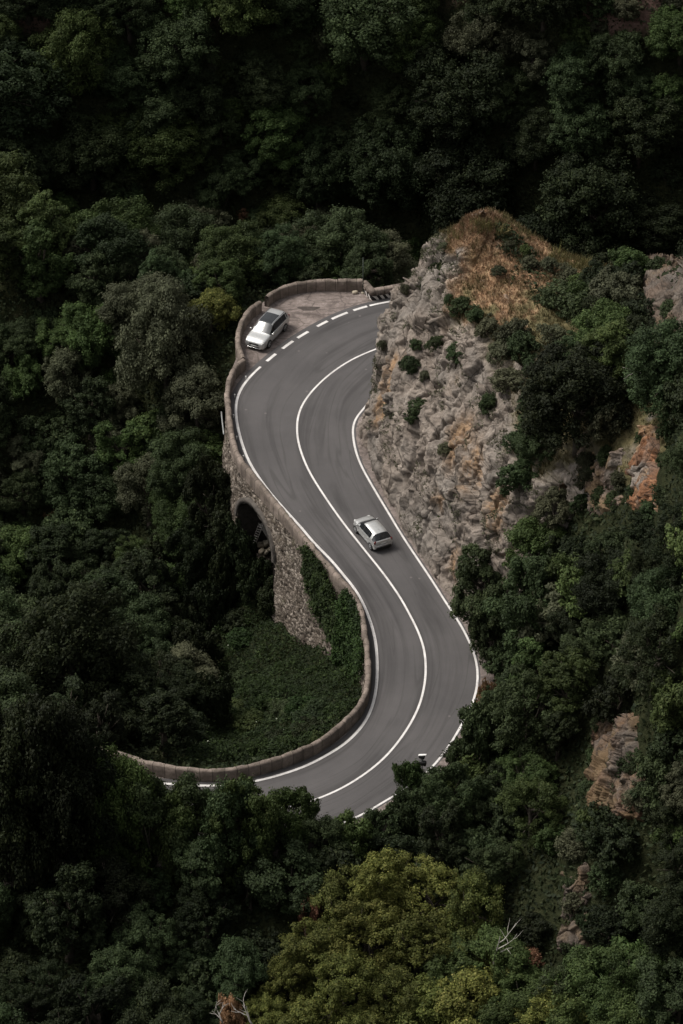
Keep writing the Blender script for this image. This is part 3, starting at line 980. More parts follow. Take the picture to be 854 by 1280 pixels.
def link_local(name, V, faces, mat, parent, smooth=True, uv=None):
    me = raw_mesh(name, np.asarray(V) - np.array(parent.location), faces, smooth)
    if uv is not None: set_uv(me, uv)
    return link(name, me, mat, parent)


o = sweep_wall("parapet", PA, PW, ZP, -0.2, MAT['coping'])
o.parent = viaduct; o.location = -Vector(vloc)
tag(sweep_wall("parapet_wall", resample(PARB, 0.12)[0], PW, ZP, -1.5, MAT['coping'], seed=8), "short curved stone wall around the front of the parked silver car", "wall")
pcw = resample(PARC, 0.12)[0]
tag(sweep_wall("parapet_wall", pcw, PW, ZP, -1.5, MAT['coping'], seed=9), "low curved stone wall along the back of the gravel lay-by", "wall")
blk = np.array([P(421.6, 350, ZP), P(438, 350, ZP), P(454.5, 350, ZP)])
tag(sweep_wall("parapet_wall", resample(blk, 0.12)[0], PW + .08, ZP + .04, -1.5, MAT['coping'], seed=10), "straight pale block of wall beside the thin green pole", "wall")
bar = tag(empty("striped_barrier", P(466, 362, ZP) * np.array([1, 1, 0])), "angled roadside wall painted with black and white diagonal stripes", "barrier")
cb = np.array([P(455.5, 350.5, ZP), P(460.5, 356, ZP), P(466, 361.5, ZP), P(480, 359.2, ZP), P(500, 355.5, ZP), P(530, 350, ZP), P(590, 340, ZP)])
cb2, _ = resample(cb, 0.12)
for nm, w, zt, zb_, mt, sd in (("painted_face", PW, ZP - .16, -1.2, MAT['stripes'], 12), ("coping", PW + .1, ZP, ZP - .17, MAT['coping'], 13)):
    o = sweep_wall(nm, cb2, w, zt, zb_, mt, seed=sd, step_noise=0.015)
    if nm == "coping":
        pass
    o.parent = bar; o.location = -Vector(bar.location)

# wall face below the parapet with an arch
OUT = offset(PA, PW / 2 + 0.02)
nA = normals2(PA)
nA = np.c_[nA, np.zeros(len(nA))]
u4, v4, _ = proj(np.c_[OUT[:, :2], np.full(len(OUT), -4.2)])
half = np.arange(len(OUT))[40:int(len(OUT) * .45)]
i0 = half[np.abs(u4[half] - 301).argmin()]
i1 = half[np.abs(u4[half] - 345).argmin()]
if i1 <= i0: i1 = i0 + 30
sa, hs = 0.5 * (sA[i0] + sA[i1]), 0.5 * (sA[i1] - sA[i0])
ZC, ZS = -1.55, -4.3
iend = int(np.abs(sA - (sA[-1] - 34)).argmin())


def arch_z(s):
    return ZS + (ZC - ZS) * np.sqrt(np.clip(1 - ((s - sa) / hs) ** 2, 0, 1))


def wall_disp(p):
    f1, f2, r, g = cells(p * np.array([1, 1, 1.35]) * 2.9, 300)
    e = sstep(0, .2, f2 - f1)
    return 0.10 * (r - .5) * e - 0.07 * (1 - e) + 0.12 * fbm(p * .5, 3, 301) - .06


def wall_part(a, b, zbot, nrow, fixed_bottom=False):
    idx = np.arange(a, b + 1)
    # denser along the wall
    s = np.linspace(sA[a], sA[b], max(2, int((sA[b] - sA[a]) / 0.09)))
    bx = np.stack([np.interp(s, sA, OUT[:, k]) for k in range(2)], 1)
    nn = np.stack([np.interp(s, sA, nA[:, k]) for k in range(2)], 1)
    zb = zbot(s)
    t = np.linspace(0, 1, nrow)
    Z = -0.02 + (zb[:, None] + 0.02) * t[None]
    V = np.zeros((len(s), nrow, 3))
    V[..., 0] = bx[:, None, 0]; V[..., 1] = bx[:, None, 1]; V[..., 2] = Z
    batter = 0.05 * (-Z)                                   # the wall leans out a little towards its foot
    V[..., :2] += nn[:, None, :] * batter[..., None]
    f = V.reshape(-1, 3)
    d = wall_disp(f)
    f[:, :2] += np.repeat(nn, nrow, 0) * d[:, None]
    return f, grid_faces(len(s), nrow)


parts = [wall_part(0, i0, lambda s: np.full(len(s), -14.0), 130), wall_part(i0, i1, arch_z, 40), wall_part(i1, iend, lambda s: np.full(len(s), -14.0), 130)]
VV, FF, b = [], [], 0
for f, q4 in parts:
    VV.append(f); FF.append(q4 + b); b += len(f)
link_local("wall_face", np.vstack(VV), np.vstack(FF), MAT['masonry'], viaduct)
# barrel and jambs of the arch
im = (i0 + i1) // 2
nin = -nA[im]
sB = np.linspace(sA[i0], sA[i1], 40)
bx = np.c_[np.stack([np.interp(sB, sA, OUT[:, k]) for k in range(2)], 1), arch_z(sB)]
edge = np.vstack([[bx[0] * [1, 1, 0] + [0, 0, -14]], [bx[0] * [1, 1, 0] + [0, 0, -9]], bx, [bx[-1] * [1, 1, 0] + [0, 0, -9]], [bx[-1] * [1, 1, 0] + [0, 0, -14]]])
V = np.stack([edge + nin * t for t in np.linspace(-0.25, 9.0, 14)], 1)
f = V.reshape(-1, 3)
f += 0.07 * np.stack([fbm(f * 1.2, 3, 320 + k) for k in range(3)], 1)
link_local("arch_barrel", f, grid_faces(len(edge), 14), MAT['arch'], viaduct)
# ring of cut stones round the opening
n_ = 46
sB = np.linspace(sA[i0] - .0, sA[i1] + .0, n_)
mid_ = np.array([np.interp(sa, sA, OUT[:, 0]), np.interp(sa, sA, OUT[:, 1])])
tdir = (OUT[i1, :2] - OUT[i0, :2]); tdir /= np.linalg.norm(tdir)
V = []
for k in range(n_):
    a = PI - PI * k / (n_ - 1)
    row = []
    for rad, pr in ((0.0, 0.30), (0.0, 0.42), (0.42, 0.42), (0.42, 0.1)):
        s_ = sa + (hs + rad) * math.cos(a); z_ = ZS + (ZC - ZS + rad) * math.sin(a)
        pxy = np.array([np.interp(s_, sA, OUT[:, 0]), np.interp(s_, sA, OUT[:, 1])]); nx = np.array([np.interp(s_, sA, nA[:, 0]), np.interp(s_, sA, nA[:, 1])])
        pxy = pxy + nx * (pr - 0.05 * z_ - 0.22)
        row.append((pxy[0], pxy[1], z_))
    V.append(row)
f = np.array(V).reshape(-1, 3)
f += 0.025 * np.stack([fbm(f * 2.5, 3, 330 + k) for k in range(3)], 1)
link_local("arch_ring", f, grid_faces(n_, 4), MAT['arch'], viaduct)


def wall_point(u, v, off=0.15):
    """where the wall face is seen at a photo point"""
    best = None
    for z in np.arange(0.6, -13, -0.2):
        uu, vv, _ = proj(np.c_[OUT[40:iend, :2], np.full(iend - 40, z)])
        k = np.hypot(uu - u, vv - v).argmin()
        e = math.hypot(uu[k] - u, vv[k] - v)
        if best is None or e < best[0]: best = (e, k + 40, z)
    _, k, z = best
    p = OUT[k] + nA[k] * (off - 0.05 * z)
    return np.array([p[0], p[1], z]), nA[k]


# ------------------------------------------------------------------ leaves
def leaf_quads(pos, nrm, size, r, aspect=0.6):
    n = len(pos)
    t = r.normal(size=(n, 3))
    t -= nrm * (t * nrm).sum(1)[:, None]
    t /= np.linalg.norm(t, axis=1)[:, None] + 1e-9
    b = np.cross(nrm, t)
    sz = (size * (0.6 + 0.8 * r.random(n)))[:, None] if not hasattr(size, '__len__') else size[:, None]
    a = sz * 0.5
    w = a * aspect
    V = np.stack([pos - t * a, pos + b * w - t * a * .1, pos + t * a, pos - b * w - t * a * .1], 1).reshape(-1, 3)
    return V, np.arange(4 * n).reshape(-1, 4)


def unit(v):
    return v / (np.linalg.norm(v, axis=-1, keepdims=True) + 1e-9)


def crown_proto(seed, Rr, H, Rz, n_big, n_leaf, leaf, gap=0.0, squash=1.0):
    """crown of many leaf sprays gathered in uneven clumps; tree base at the origin"""
    r = np.random.default_rng(seed)
    zc = H - Rz
    d = unit(r.normal(size=(n_big, 3)))
    d[:, 2] = np.where(d[:, 2] < -0.75, -d[:, 2] * .6, d[:, 2])
    d = unit(d)
    lob = 0.62 + 0.56 * r.random(n_big)
    c = np.c_[d[:, 0] * Rr, d[:, 1] * Rr, d[:, 2] * Rz] * (lob * (0.72 + 0.1 * r.random(n_big)))[:, None]
    c[:, 2] += zc
    rad = Rr * (0.15 + 0.26 * r.random(n_big) ** 1.3)
    # each big clump carries smaller sprays
    k = 9
    sd = unit(r.normal(size=(n_big, k, 3)) + d[:, None] * 0.7 + np.array([0, 0, .45]))
    sc = c[:, None] + sd * (rad[:, None, None] * (0.75 + .4 * r.random((n_big, k, 1))))
    sr = rad[:, None] * (0.30 + 0.25 * r.random((n_big, k)))
    sc, sr = sc.reshape(-1, 3), sr.ravel()
    keep = r.random(len(sc)) > gap
    sc, sr = sc[keep], sr[keep]
    cl = np.repeat(r.random(n_big), k)[keep] * .6 + .4 * r.random(len(sc))
    w = sr ** 2
    pick = r.choice(len(sc), n_leaf, p=w / w.sum())
    ld = unit(r.normal(size=(n_leaf, 3)) + np.array([0, 0, .35]))
    pos = sc[pick] + ld * (sr[pick] * (0.35 + 0.75 * r.random(n_leaf) ** .6) * np.where(r.random(n_leaf) < .16, 1.5, 1.0))[:, None] * np.array([1, 1, .8])
    nrm = unit(ld * .95 + np.array([0, 0, .3]) + r.normal(size=(n_leaf, 3)) * .42)
    V, Fq = leaf_quads(pos, nrm, leaf, r)
    me = raw_mesh("crown", V, Fq)
    attr(me, "tint", np.repeat(np.clip(r.normal(.42, .18, n_leaf), 0, 1), 4))
    attr(me, "clump", np.repeat(cl[pick], 4))
    # trunk with limbs reaching into the clumps
    mb = MB()
    bend = r.normal(size=2) * .25
    zt = zc + Rz * .2
    tr = [(bend[0] * t * t, bend[1] * t * t, -0.8 + (zt + .8) * t) for t in np.linspace(0, 1, 6)]
    r0 = 0.035 * H + .05
    mb.tube(tr, [r0 * (1.25 - .95 * t) for t in np.linspace(0, 1, 6)], 8)
    for q_ in r.choice(n_big, min(9, n_big), replace=False):
        t0 = 0.45 + .5 * r.random()
        a = Vector((bend[0] * t0 * t0, bend[1] * t0 * t0, -0.8 + (zt + .8) * t0)); e = Vector(c[q_])
        m_ = a.lerp(e, .5) + Vector(r.normal(size=3) * .12) - Vector((0, 0, .1 * (e - a).length))
        mb.tube([a, m_, e], [r0 * .45, r0 * .28, r0 * .1], 6)
        for _ in range(2):
            e2 = e + Vector(r.normal(size=3) * rad[q_] * .7)
            mb.tube([m_, m_.lerp(e2, .6), e2], [r0 * .2, r0 * .12, r0 * .05], 5)
    tme = raw_mesh("trunk", mb.v, mb.f, True)
    tme.materials.append(MAT['bark'])
    me.materials.append(MAT['oak'])
    return me, tme, Rr, H, Rz


PROTO = {'round': [], 'tall': [], 'loose': [], 'shrub': [], 'bush': [], 'big': []}
for k in range(6): PROTO['round'].append(crown_proto(100 + k, 2.9, 5.5, 2.8, 34, 32000, 0.18))
for k in range(3): PROTO['tall'].append(crown_proto(120 + k, 2.2, 7.2, 3.6, 34, 30000, 0.18))
for k in range(4): PROTO['loose'].append(crown_proto(140 + k, 2.7, 6.0, 3.0, 40, 24000, 0.15, 0.32))
for k in range(4): PROTO['big'].append(crown_proto(150 + k, 4.2, 8.4, 4.0, 60, 52000, 0.22, .05))
for k in range(4): PROTO['bush'].append(crown_proto(160 + k, 1.6, 2.3, 1.4, 46, 13000, 0.16))
for k in range(4): PROTO['shrub'].append(crown_proto(180 + k, 0.9, .95, .6, 40, 6000, 0.11, .05))


def plant(name, kind, mat, loc, scale, label, cat, group=None, idx=None, zs=1.0):
    L = PROTO[kind]
    cm, tm, *_ = L[int(rng.integers(len(L))) if idx is None else idx % len(L)]
    root = empty(name, loc, float(rng.random() * 2 * PI))
    kx = 1 + .16 * float(rng.normal())
    kx = min(max(kx, .75), 1.3)
    root.scale = (scale * kx, scale / kx ** .5, scale * zs)
    root.rotation_euler = (float(rng.normal()) * .06, float(rng.normal()) * .06, root.rotation_euler[2])
    tag(root, label, cat, group)
    for nm, m in (("trunk", tm), ("crown", cm)):
        o = bpy.data.objects.new(nm, m)
        COL.objects.link(o)
        o.parent = root
        if nm == "crown":
            o.material_slots[0].link = 'OBJECT'
            o.material_slots[0].material = MAT[mat]
    return root


# ------------------------------------------------------------------ trees
KEEP = [(284, 600), (280, 500), (292, 405), (318, 366), (348, 346), (400, 338), (455, 338), (500, 338), (530, 314), (560, 284), (605, 264), (640, 285), (690, 318), (722, 345), (690, 400), (665, 470), (650, 540), (635, 600),
        (630, 690), (575, 750), (578, 775), (598, 830), (602, 860), (585, 895), (550, 950), (500, 992), (455, 1018), (400, 1003), (345, 988), (270, 985), (170, 968), (160, 938), (245, 945), (270, 880), (245, 790), (262, 700)]
ROCKS = [[(797, 515), (832, 512), (826, 640), (788, 640)], [(722, 572), (785, 562), (780, 630), (718, 635)], [(815, 330), (870, 305), (870, 400), (825, 400)],
         [(742, 915), (785, 915), (805, 1010), (732, 1010)], [(708, 1100), (732, 1095), (734, 1180), (708, 1180)]]


def seg_dist(x, y, poly):
    best = 1e9
    for i in range(len(poly)):
        ax_, ay_ = poly[i - 1]; bx_, by_ = poly[i]
        dx, dy = bx_ - ax_, by_ - ay_
        t = max(0, min(1, ((x - ax_) * dx + (y - ay_) * dy) / (dx * dx + dy * dy + 1e-9)))
        best = min(best, math.hypot(x - ax_ - t * dx, y - ay_ - t * dy))
    return best


def clear_of(c, rad, poly, slack):
    """does a crown at c stay off a region of the photograph"""
    u, v, dep = proj(np.array(c))
    rp = rad * F / dep
    if bool(in_poly(np.array([u]), np.array([v]), poly)[0]): return False
    return seg_dist(u, v, poly) > rp * slack


trees = []                                     # x, y, radius of every tree that stands
n_trees = [0]


def try_tree(x, y, kind, mat, sc, name, label, cat, group, slack=0.75, force=False, idx=None, zs=1.0, z=None):
    zg = gz(x, y) if z is None else z
    L = PROTO[kind]
    i = int(rng.integers(len(L))) if idx is None else idx
    _, _, Rr, H, Rz = L[i % len(L)]
    top = np.array([x, y, zg + (H - Rz) * sc * zs]); rad = Rr * sc
    if not force:
        hid = y > 34.5 or (x > 6 and y > 19 and zg < 5)
        if not hid:
            if not clear_of(top, rad, KEEP, slack): return None
        for rk_ in ROCKS:
            if not clear_of(top, rad, rk_, 0.75) and y < 25: return None
        q_ = np.array([[x, y]])
        if in_poly(q_[:, 0], q_[:, 1], CARRY)[0] or dist_to_line(q_, Rw)[0] < 1.0: return None
    trees.append((x, y, rad)); n_trees[0] += 1
    return plant(name, kind, mat, (x, y, zg - 0.15), sc, label, cat, group, i, zs)


def at_px(u, v_top, kind, mat, sc, label, name="tree", cat="tree", group=None, idx=0, force=True, zs=1.0, dz=None):
    """a tree whose crown top is seen at (u, v_top): walk down the photo until a tree standing there reaches it"""
    _, _, Rr, H, Rz = PROTO[kind][idx % len(PROTO[kind])]
    best = None
    for v in np.arange(v_top + 8, v_top + 330, 4):
        g, _n = cast(u, v)
        _, vt, _d = proj(g + np.array([0, 0, H * sc * zs - 0.15]))
        e = abs(vt - v_top)
        if best is None or e < best[0]: best = (e, g)
        if vt > v_top + 25: break
    g = best[1]
    return try_tree(g[0], g[1], kind, mat, sc, name, label, cat, group, force=force, idx=idx, zs=zs, z=g[2])


def base_top(u, vb, vt, kind, mat, sc, label, name="tree", cat="tree", idx=0):
    """a tree that stands at photo point (u, vb) on the ground and reaches up to vt"""
    g, _n = cast(u, vb)
    H = PROTO[kind][idx % len(PROTO[kind])][3]
    zz = 1.0
    for zz in np.arange(.3, 14, .05):
        if proj(g + np.array([0, 0, zz]))[1] <= vt: break
    zs = (zz + .15) / (H * sc)
    if in_poly(g[:1], g[1:2], CARRY)[0] or dist_to_line(g[None, :2], Rw)[0] < .9: print("ON ROAD", label)
    print("bt", u, vb, vt, round(float(zz), 1), round(float(zs), 2))
    return try_tree(g[0], g[1], kind, mat, sc, name, label, cat, None, force=True, idx=idx, zs=zs, z=g[2])



# trees that stand out, one by one
base_top(418, 330, 264, 'round', 'grey', .80, "pale grey-green tree rising behind the lay-by wall left of the green pole", idx=0)
at_px(352, 252, 'round', 'mid', 1.0, "tall dark green tree behind the lay-by wall above the parked car", idx=1)
at_px(304, 264, 'bush', 'russet', .45, "tuft of russet foliage showing at the top of the trees above the parked car", "shrub", "shrub", idx=0)
at_px(265, 365, 'round', 'gold', .7, "olive yellow topped tree left of the curved wall by the parked car", idx=3)
at_px(245, 262, 'round', 'grey', 1.15, "broad grey-green tree on the crest of the left hill", idx=4)
base_top(470, 334, 292, 'round', 'mid', .6, "bright green tree behind the striped barrier nearest the green pole", idx=0)
base_top(505, 334, 300, 'round', 'mid', .6, "bushy bright green tree between striped barrier and the rock's left shoulder", idx=2)
base_top(478, 1050, 1018, 'bush', 'oak', .9, "dark bush on the bank under the end of the outer white line", "bush", "bush", idx=3)
base_top(503, 1036, 992, 'bush', 'oak', .8, "dark bush on the bank below the signpost's green shrub", "bush", "bush", idx=1)
base_top(607, 790, 692, 'tall', 'oak', .95, "dark pointed tree standing over the road's outer edge at the rock's lower end", idx=1)
base_top(612, 818, 765, 'bush', 'oak', 1.0, "dark shrub leaning over the outer white line below the rock", "shrub", "shrub", idx=1)
base_top(660, 820, 715, 'round', 'oak', 1.0, "dark full tree behind the pointed tree at the rock's lower end", idx=5)
base_top(608, 905, 862, 'shrub', 'russet', 1.0, "small russet shrub on the outer edge of the lower bend", "shrub", "shrub", idx=0)
base_top(625, 935, 872, 'bush', 'oak', 1.1, "dark shrub beside the russet shrub on the lower bend", "shrub", "shrub", idx=2)
base_top(588, 965, 895, 'bush', 'oak', 1.15, "dark rounded shrub at the road edge right of the signpost", "shrub", "shrub", idx=0)
base_top(517, 1005, 958, 'bush', 'mid', .75, "green shrub covering the road edge left of the signpost", "shrub", "shrub", idx=1)
base_top(565, 1040, 965, 'round', 'oak', .75, "dark green tree just below the signpost at the road edge", idx=0)
base_top(434, 1066, 1022, 'bush', 'mid', 1.0, "green shrub overlapping the near road edge at the end of the outer white line", "shrub", "shrub", idx=2)
base_top(398, 1082, 1024, 'round', 'oak', .7, "dark tree reaching the near road edge where the centre line ends", idx=1)
base_top(350, 1082, 1000, 'round', 'mid', .66, "smallish green tree rising over the road where the white lines disappear", idx=0)
base_top(312, 1086, 966, 'round', 'mid', .85, "round green tree hiding the road's lower left lane", idx=2)
base_top(287, 1085, 978, 'round', 'oak', .9, "dark green tree below the gap showing the white line at lower left", idx=3)
base_top(232, 1088, 990, 'round', 'mid', .85, "green tree in front of the lower left end of the parapet", idx=4)
base_top(198, 1088, 976, 'round', 'oak', .9, "dark tree just right of where the parapet vanishes at lower left", idx=5)
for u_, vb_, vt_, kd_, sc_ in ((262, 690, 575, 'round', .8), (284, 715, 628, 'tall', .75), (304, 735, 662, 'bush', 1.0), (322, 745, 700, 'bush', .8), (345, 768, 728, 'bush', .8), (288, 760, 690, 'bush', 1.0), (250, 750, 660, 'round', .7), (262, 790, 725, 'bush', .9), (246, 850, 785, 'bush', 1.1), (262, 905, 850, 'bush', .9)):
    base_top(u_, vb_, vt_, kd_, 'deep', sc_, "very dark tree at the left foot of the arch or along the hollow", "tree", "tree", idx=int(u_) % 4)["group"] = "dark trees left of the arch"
base_top(170, 1078, 1030, 'bush', 'deep', 1.2, "dark bush at the hidden road edge below the parapet's end", "bush", "bush", idx=1)
base_top(25, 1088, 1020, 'bush', 'deep', 1.5, "dark bush at the hidden road edge near the left edge", "bush", "bush", idx=2)
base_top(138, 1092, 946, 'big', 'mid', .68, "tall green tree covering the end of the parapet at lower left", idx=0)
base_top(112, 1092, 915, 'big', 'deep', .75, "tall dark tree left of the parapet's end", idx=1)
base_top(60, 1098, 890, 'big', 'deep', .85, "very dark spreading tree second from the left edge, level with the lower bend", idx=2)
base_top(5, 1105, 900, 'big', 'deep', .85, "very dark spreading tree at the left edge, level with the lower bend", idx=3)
base_top(388, 1165, 1110, 'bush', 'russet', .62, "orange leaved shrub crowning the left end of the yellow foreground trees", "shrub", "shrub", idx=2)
at_px(662, 1190, 'shrub', 'russet', 1.1, "small orange leaved shrub among the foreground trees right of the dead branches", "shrub", "shrub", idx=1)
base_top(292, 1312, 1258, 'bush', 'russet', .7, "rusty red shrub at the very bottom left of the foreground trees", "shrub", "shrub", idx=1)
at_px(428, 166, 'bush', 'russet', .42, "single russet shrub amid the dark trees of the far slope", "shrub", "shrub", idx=0)
at_px(72, 640, 'bush', 'russet', .5, "russet tuft of leaves on the tree crowns at the left ravine edge", "shrub", "shrub", idx=2)
at_px(25, 670, 'round', 'mid', .9, "bright green tree at the left edge above the ravine", idx=1)
at_px(785, 322, 'bush', 'mid', 1.0, "bright green rounded bush on the saddle right of the rock top", "bush", "bush", idx=1)

# foreground yellow-green trees
FG = "yellowish trees along the bottom of the picture"
for (u, v, s, kd, mt) in ((480, 1072, 1.0, 'loose', 'gold'), (535, 1085, 1.0, 'loose', 'gold'), (425, 1100, .95, 'loose', 'gold'), (590, 1098, .9, 'loose', 'gold'), (390, 1150, .9, 'loose', 'gold'), (455, 1135, 1.0, 'loose', 'gold'),
                          (520, 1150, 1.0, 'loose', 'gold'), (365, 1195, .8, 'loose', 'gold'), (430, 1200, 1.0, 'loose', 'gold'), (490, 1220, .9, 'loose', 'gold'), (330, 1250, .7, 'loose', 'gold'), (390, 1255, .9, 'loose', 'gold')):
    at_px(u, v, kd, mt, s, "yellowish green loosely leaved tree crowded along the bottom of the picture", group=FG, idx=int(rng.integers(4)))
FG2 = "deep green trees at bottom right"
for (u, v, s, kd, mt) in ((615, 1168, .95, 'round', 'mid'), (570, 1190, .9, 'round', 'mid'), (660, 1215, .9, 'loose', 'mid'), (590, 1235, 1.0, 'round', 'gold'), (540, 1245, .9, 'round', 'gold'), (700, 1215, .9, 'loose', 'oak'), (750, 1205, 1.0, 'round', 'mid'), (690, 1240, .9, 'loose', 'gold'), (800, 1200, 1.0, 'loose', 'mid'), (845, 1215, 1.0, 'round', 'oak'), (640, 1255, .9, 'round', 'mid'), (720, 1250, 1.0, 'round', 'mid'), (790, 1250, .9, 'round', 'mid'), (625, 1180, .7, 'loose', 'gold'), (470, 1265, .9, 'loose', 'gold')):
    at_px(u, v, kd, mt, s, "rich green dense tree crowded across the bottom right of the picture", group=FG2, idx=int(rng.integers(4)))


def in_view(p, m=0):
    u, v, _ = proj(np.array(p))
    return -m < u < 854 + m and -m < v < 1280 + m


REG = {
    'far': ("trees on the far slope", "on the steep far slope of the gorge"),
    'hill': ("trees on the left hill", "on the hill left of the lay-by"),
    'ravine': ("trees in the left ravine", "in the ravine below the hill on the left"),
    'low': ("trees at lower left", "on the shaded hillside at lower left"),
    'right': ("trees on the right mountainside", "on the mountainside right of the rock"),
    'near': ("trees below the road", "on the bank below the road"),
    'behind': ("trees behind the lay-by", "on the slope falling away behind the lay-by wall"),
}
SPEC = {'oak': "dark evergreen tree packed among others ", 'mid': "fresh green tree packed among others ", 'grey': "grey-green tree packed among others "}


def region(x, y):
    if y > 66: return 'far'
    if y > 32 and x > -11: return 'behind'
    if x > 8 and y > -62: return 'right' if y > -46 or x > 13 else 'near'
    if y > 15: return 'hill'
    if y > -8: return 'ravine'
    if y > -44 and x < -12 or x < -11: return 'low'
    return 'near'


from collections import Counter
cnt = Counter()


def hidden(g, extra=7):
    u, v, dep = proj(np.array(g))
    hit, _ = cast(u, v)
    return dep > proj(hit)[2] + extra


pts3 = [(t[0], t[1], gz(t[0], t[1]), t[2]) for t in trees]
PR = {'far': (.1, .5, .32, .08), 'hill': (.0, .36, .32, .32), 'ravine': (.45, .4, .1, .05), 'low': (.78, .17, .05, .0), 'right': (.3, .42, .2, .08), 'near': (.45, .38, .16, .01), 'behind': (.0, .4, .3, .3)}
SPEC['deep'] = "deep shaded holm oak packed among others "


def scatter(n_try, nmax, kinds, name, cat, what, gap, szs, passes):
    made = 0
    for _ in range(n_try):
        if made >= nmax: break
        x, y = rng.uniform(-34, 38), rng.uniform(-64, 106)
        rg = region(x, y)
        if rg == 'far': x *= 1.3
        if rg == 'behind' and x > 5: continue
        sc0 = szs[1 if rg == 'far' else 0] * rng.uniform(.62, 1.36)
        kd = kinds[rg == 'far'][int(rng.integers(len(kinds[rg == 'far'])))]
        R0 = PROTO[kd][0][2] * sc0; H0 = PROTO[kd][0][3] * sc0
        zg = gz(x, y)
        if any((tx - x) ** 2 + (ty - y) ** 2 + .6 * (tz - zg) ** 2 < (gap * (tr_ + R0)) ** 2 for tx, ty, tz, tr_ in pts3): continue
        if zg < -60 or not in_view((x, y, zg + H0 * .6), 25): continue
        if rg == 'far' and zg + H0 > -2.0: continue
        if rg == 'far' and y < 72: continue
        if x > 3.5 and 12 < y < 66 and zg < 9: continue
        if cat == 'bush' and rg == 'far' and 5 < x < 36 and zg < -24: continue
        if rg == 'right' and x < 24 and y > -12 and proj(np.array((x, y, zg + H0)))[1] < 332: continue
        if rg in ('near', 'right', 'low') and not clear_of((x, y, zg + H0 * .6), R0, KEEP, .9): continue
        if hidden((x, y, zg + H0), 3): continue
        mt = rng.choice(['deep', 'oak', 'mid', 'grey'], p=(.8, .2, 0, 0) if rg == 'far' and zg < -31 else (.95, .05, 0, 0) if rg == 'far' and 5 < x < 36 and zg < -21 else PR[rg])  # low in the gorge, shade is painted by choosing the darkened leaves
        lab = SPEC[mt] if what is None else what[mt]
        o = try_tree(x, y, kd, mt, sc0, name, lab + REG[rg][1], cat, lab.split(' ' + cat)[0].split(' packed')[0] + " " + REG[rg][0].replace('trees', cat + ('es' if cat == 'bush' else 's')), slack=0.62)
        if o is None: continue
        pts3.append((x, y, zg, R0)); made += 1; cnt[cat + ' ' + rg] += 1


scatter(30000, 296 - n_trees[0], {False: ['big', 'big', 'round', 'tall', 'loose'], True: ['big']}, "tree", "tree", None, .62, (.86, .95), 1)
scatter(40000, 230, {False: ['bush'], True: ['round', 'bush']}, "bush", "bush", {'deep': "deep shaded bush wedged between trees ", 'oak': "dark evergreen bush wedged between trees ", 'mid': "fresh green bush wedged between trees ", 'grey': "olive grey bush wedged between trees "}, .53, (1.15, .85), 2)
print("TREES", n_trees[0], dict(cnt))

# the woods go on outside the frame: one mass of coarse leaf sprays
rw = np.random.default_rng(77)
wp, wn, wc = [], [], []
made = 0
for _ in range(9000):
    if made >= 330: break
    x, y = rw.uniform(-85, 90), rw.uniform(-85, 135)
    zg = float(gz(x, y))
    if zg < -90: continue
    ins = [in_view((x, y, zg + h_), 30 + 130) for h_ in (0, 8)]
    if ins[0] or ins[1]: continue
    if any((x - a_) ** 2 + (y - b_) ** 2 < 20 for a_, b_ in wc): continue
    q_ = np.array([[x, y]])
    if in_poly(q_[:, 0], q_[:, 1], CARRY)[0] or dist_to_line(q_, np.vstack([Rw, Lw, PARA])[::3])[0] < 3.5: continue
    wc.append((x, y)); made += 1
    R0 = rw.uniform(2.8, 4.6); m_ = 1500
    lob = unit(rw.normal(size=(26, 3)) + [0, 0, .4]) * R0 * .68
    d_ = unit(rw.normal(size=(m_, 3)) + [0, 0, .35])
    p_ = lob[rw.integers(26, size=m_)] + d_ * (R0 * (.22 + .22 * rw.random(m_)))[:, None]
    wp.append(p_ * [1, 1, .9] + [x, y, zg + R0 * .95]); wn.append(d_ + rw.normal(size=(m_, 3)) * .35)
wp, wn = np.vstack(wp), unit(np.vstack(wn))
V, Fq = leaf_quads(wp, wn, .5, rw)
me = raw_mesh("woodland", V, Fq)
attr(me, "tint", np.repeat(np.clip(rw.normal(.42, .2, len(wp)), 0, 1), 4)); attr(me, "clump", np.repeat(rw.random(len(wp)), 4))
tag(link("woodland", me, MAT['oak']), "dark woodland continuing over the slopes on every side", "woodland", kind="stuff")

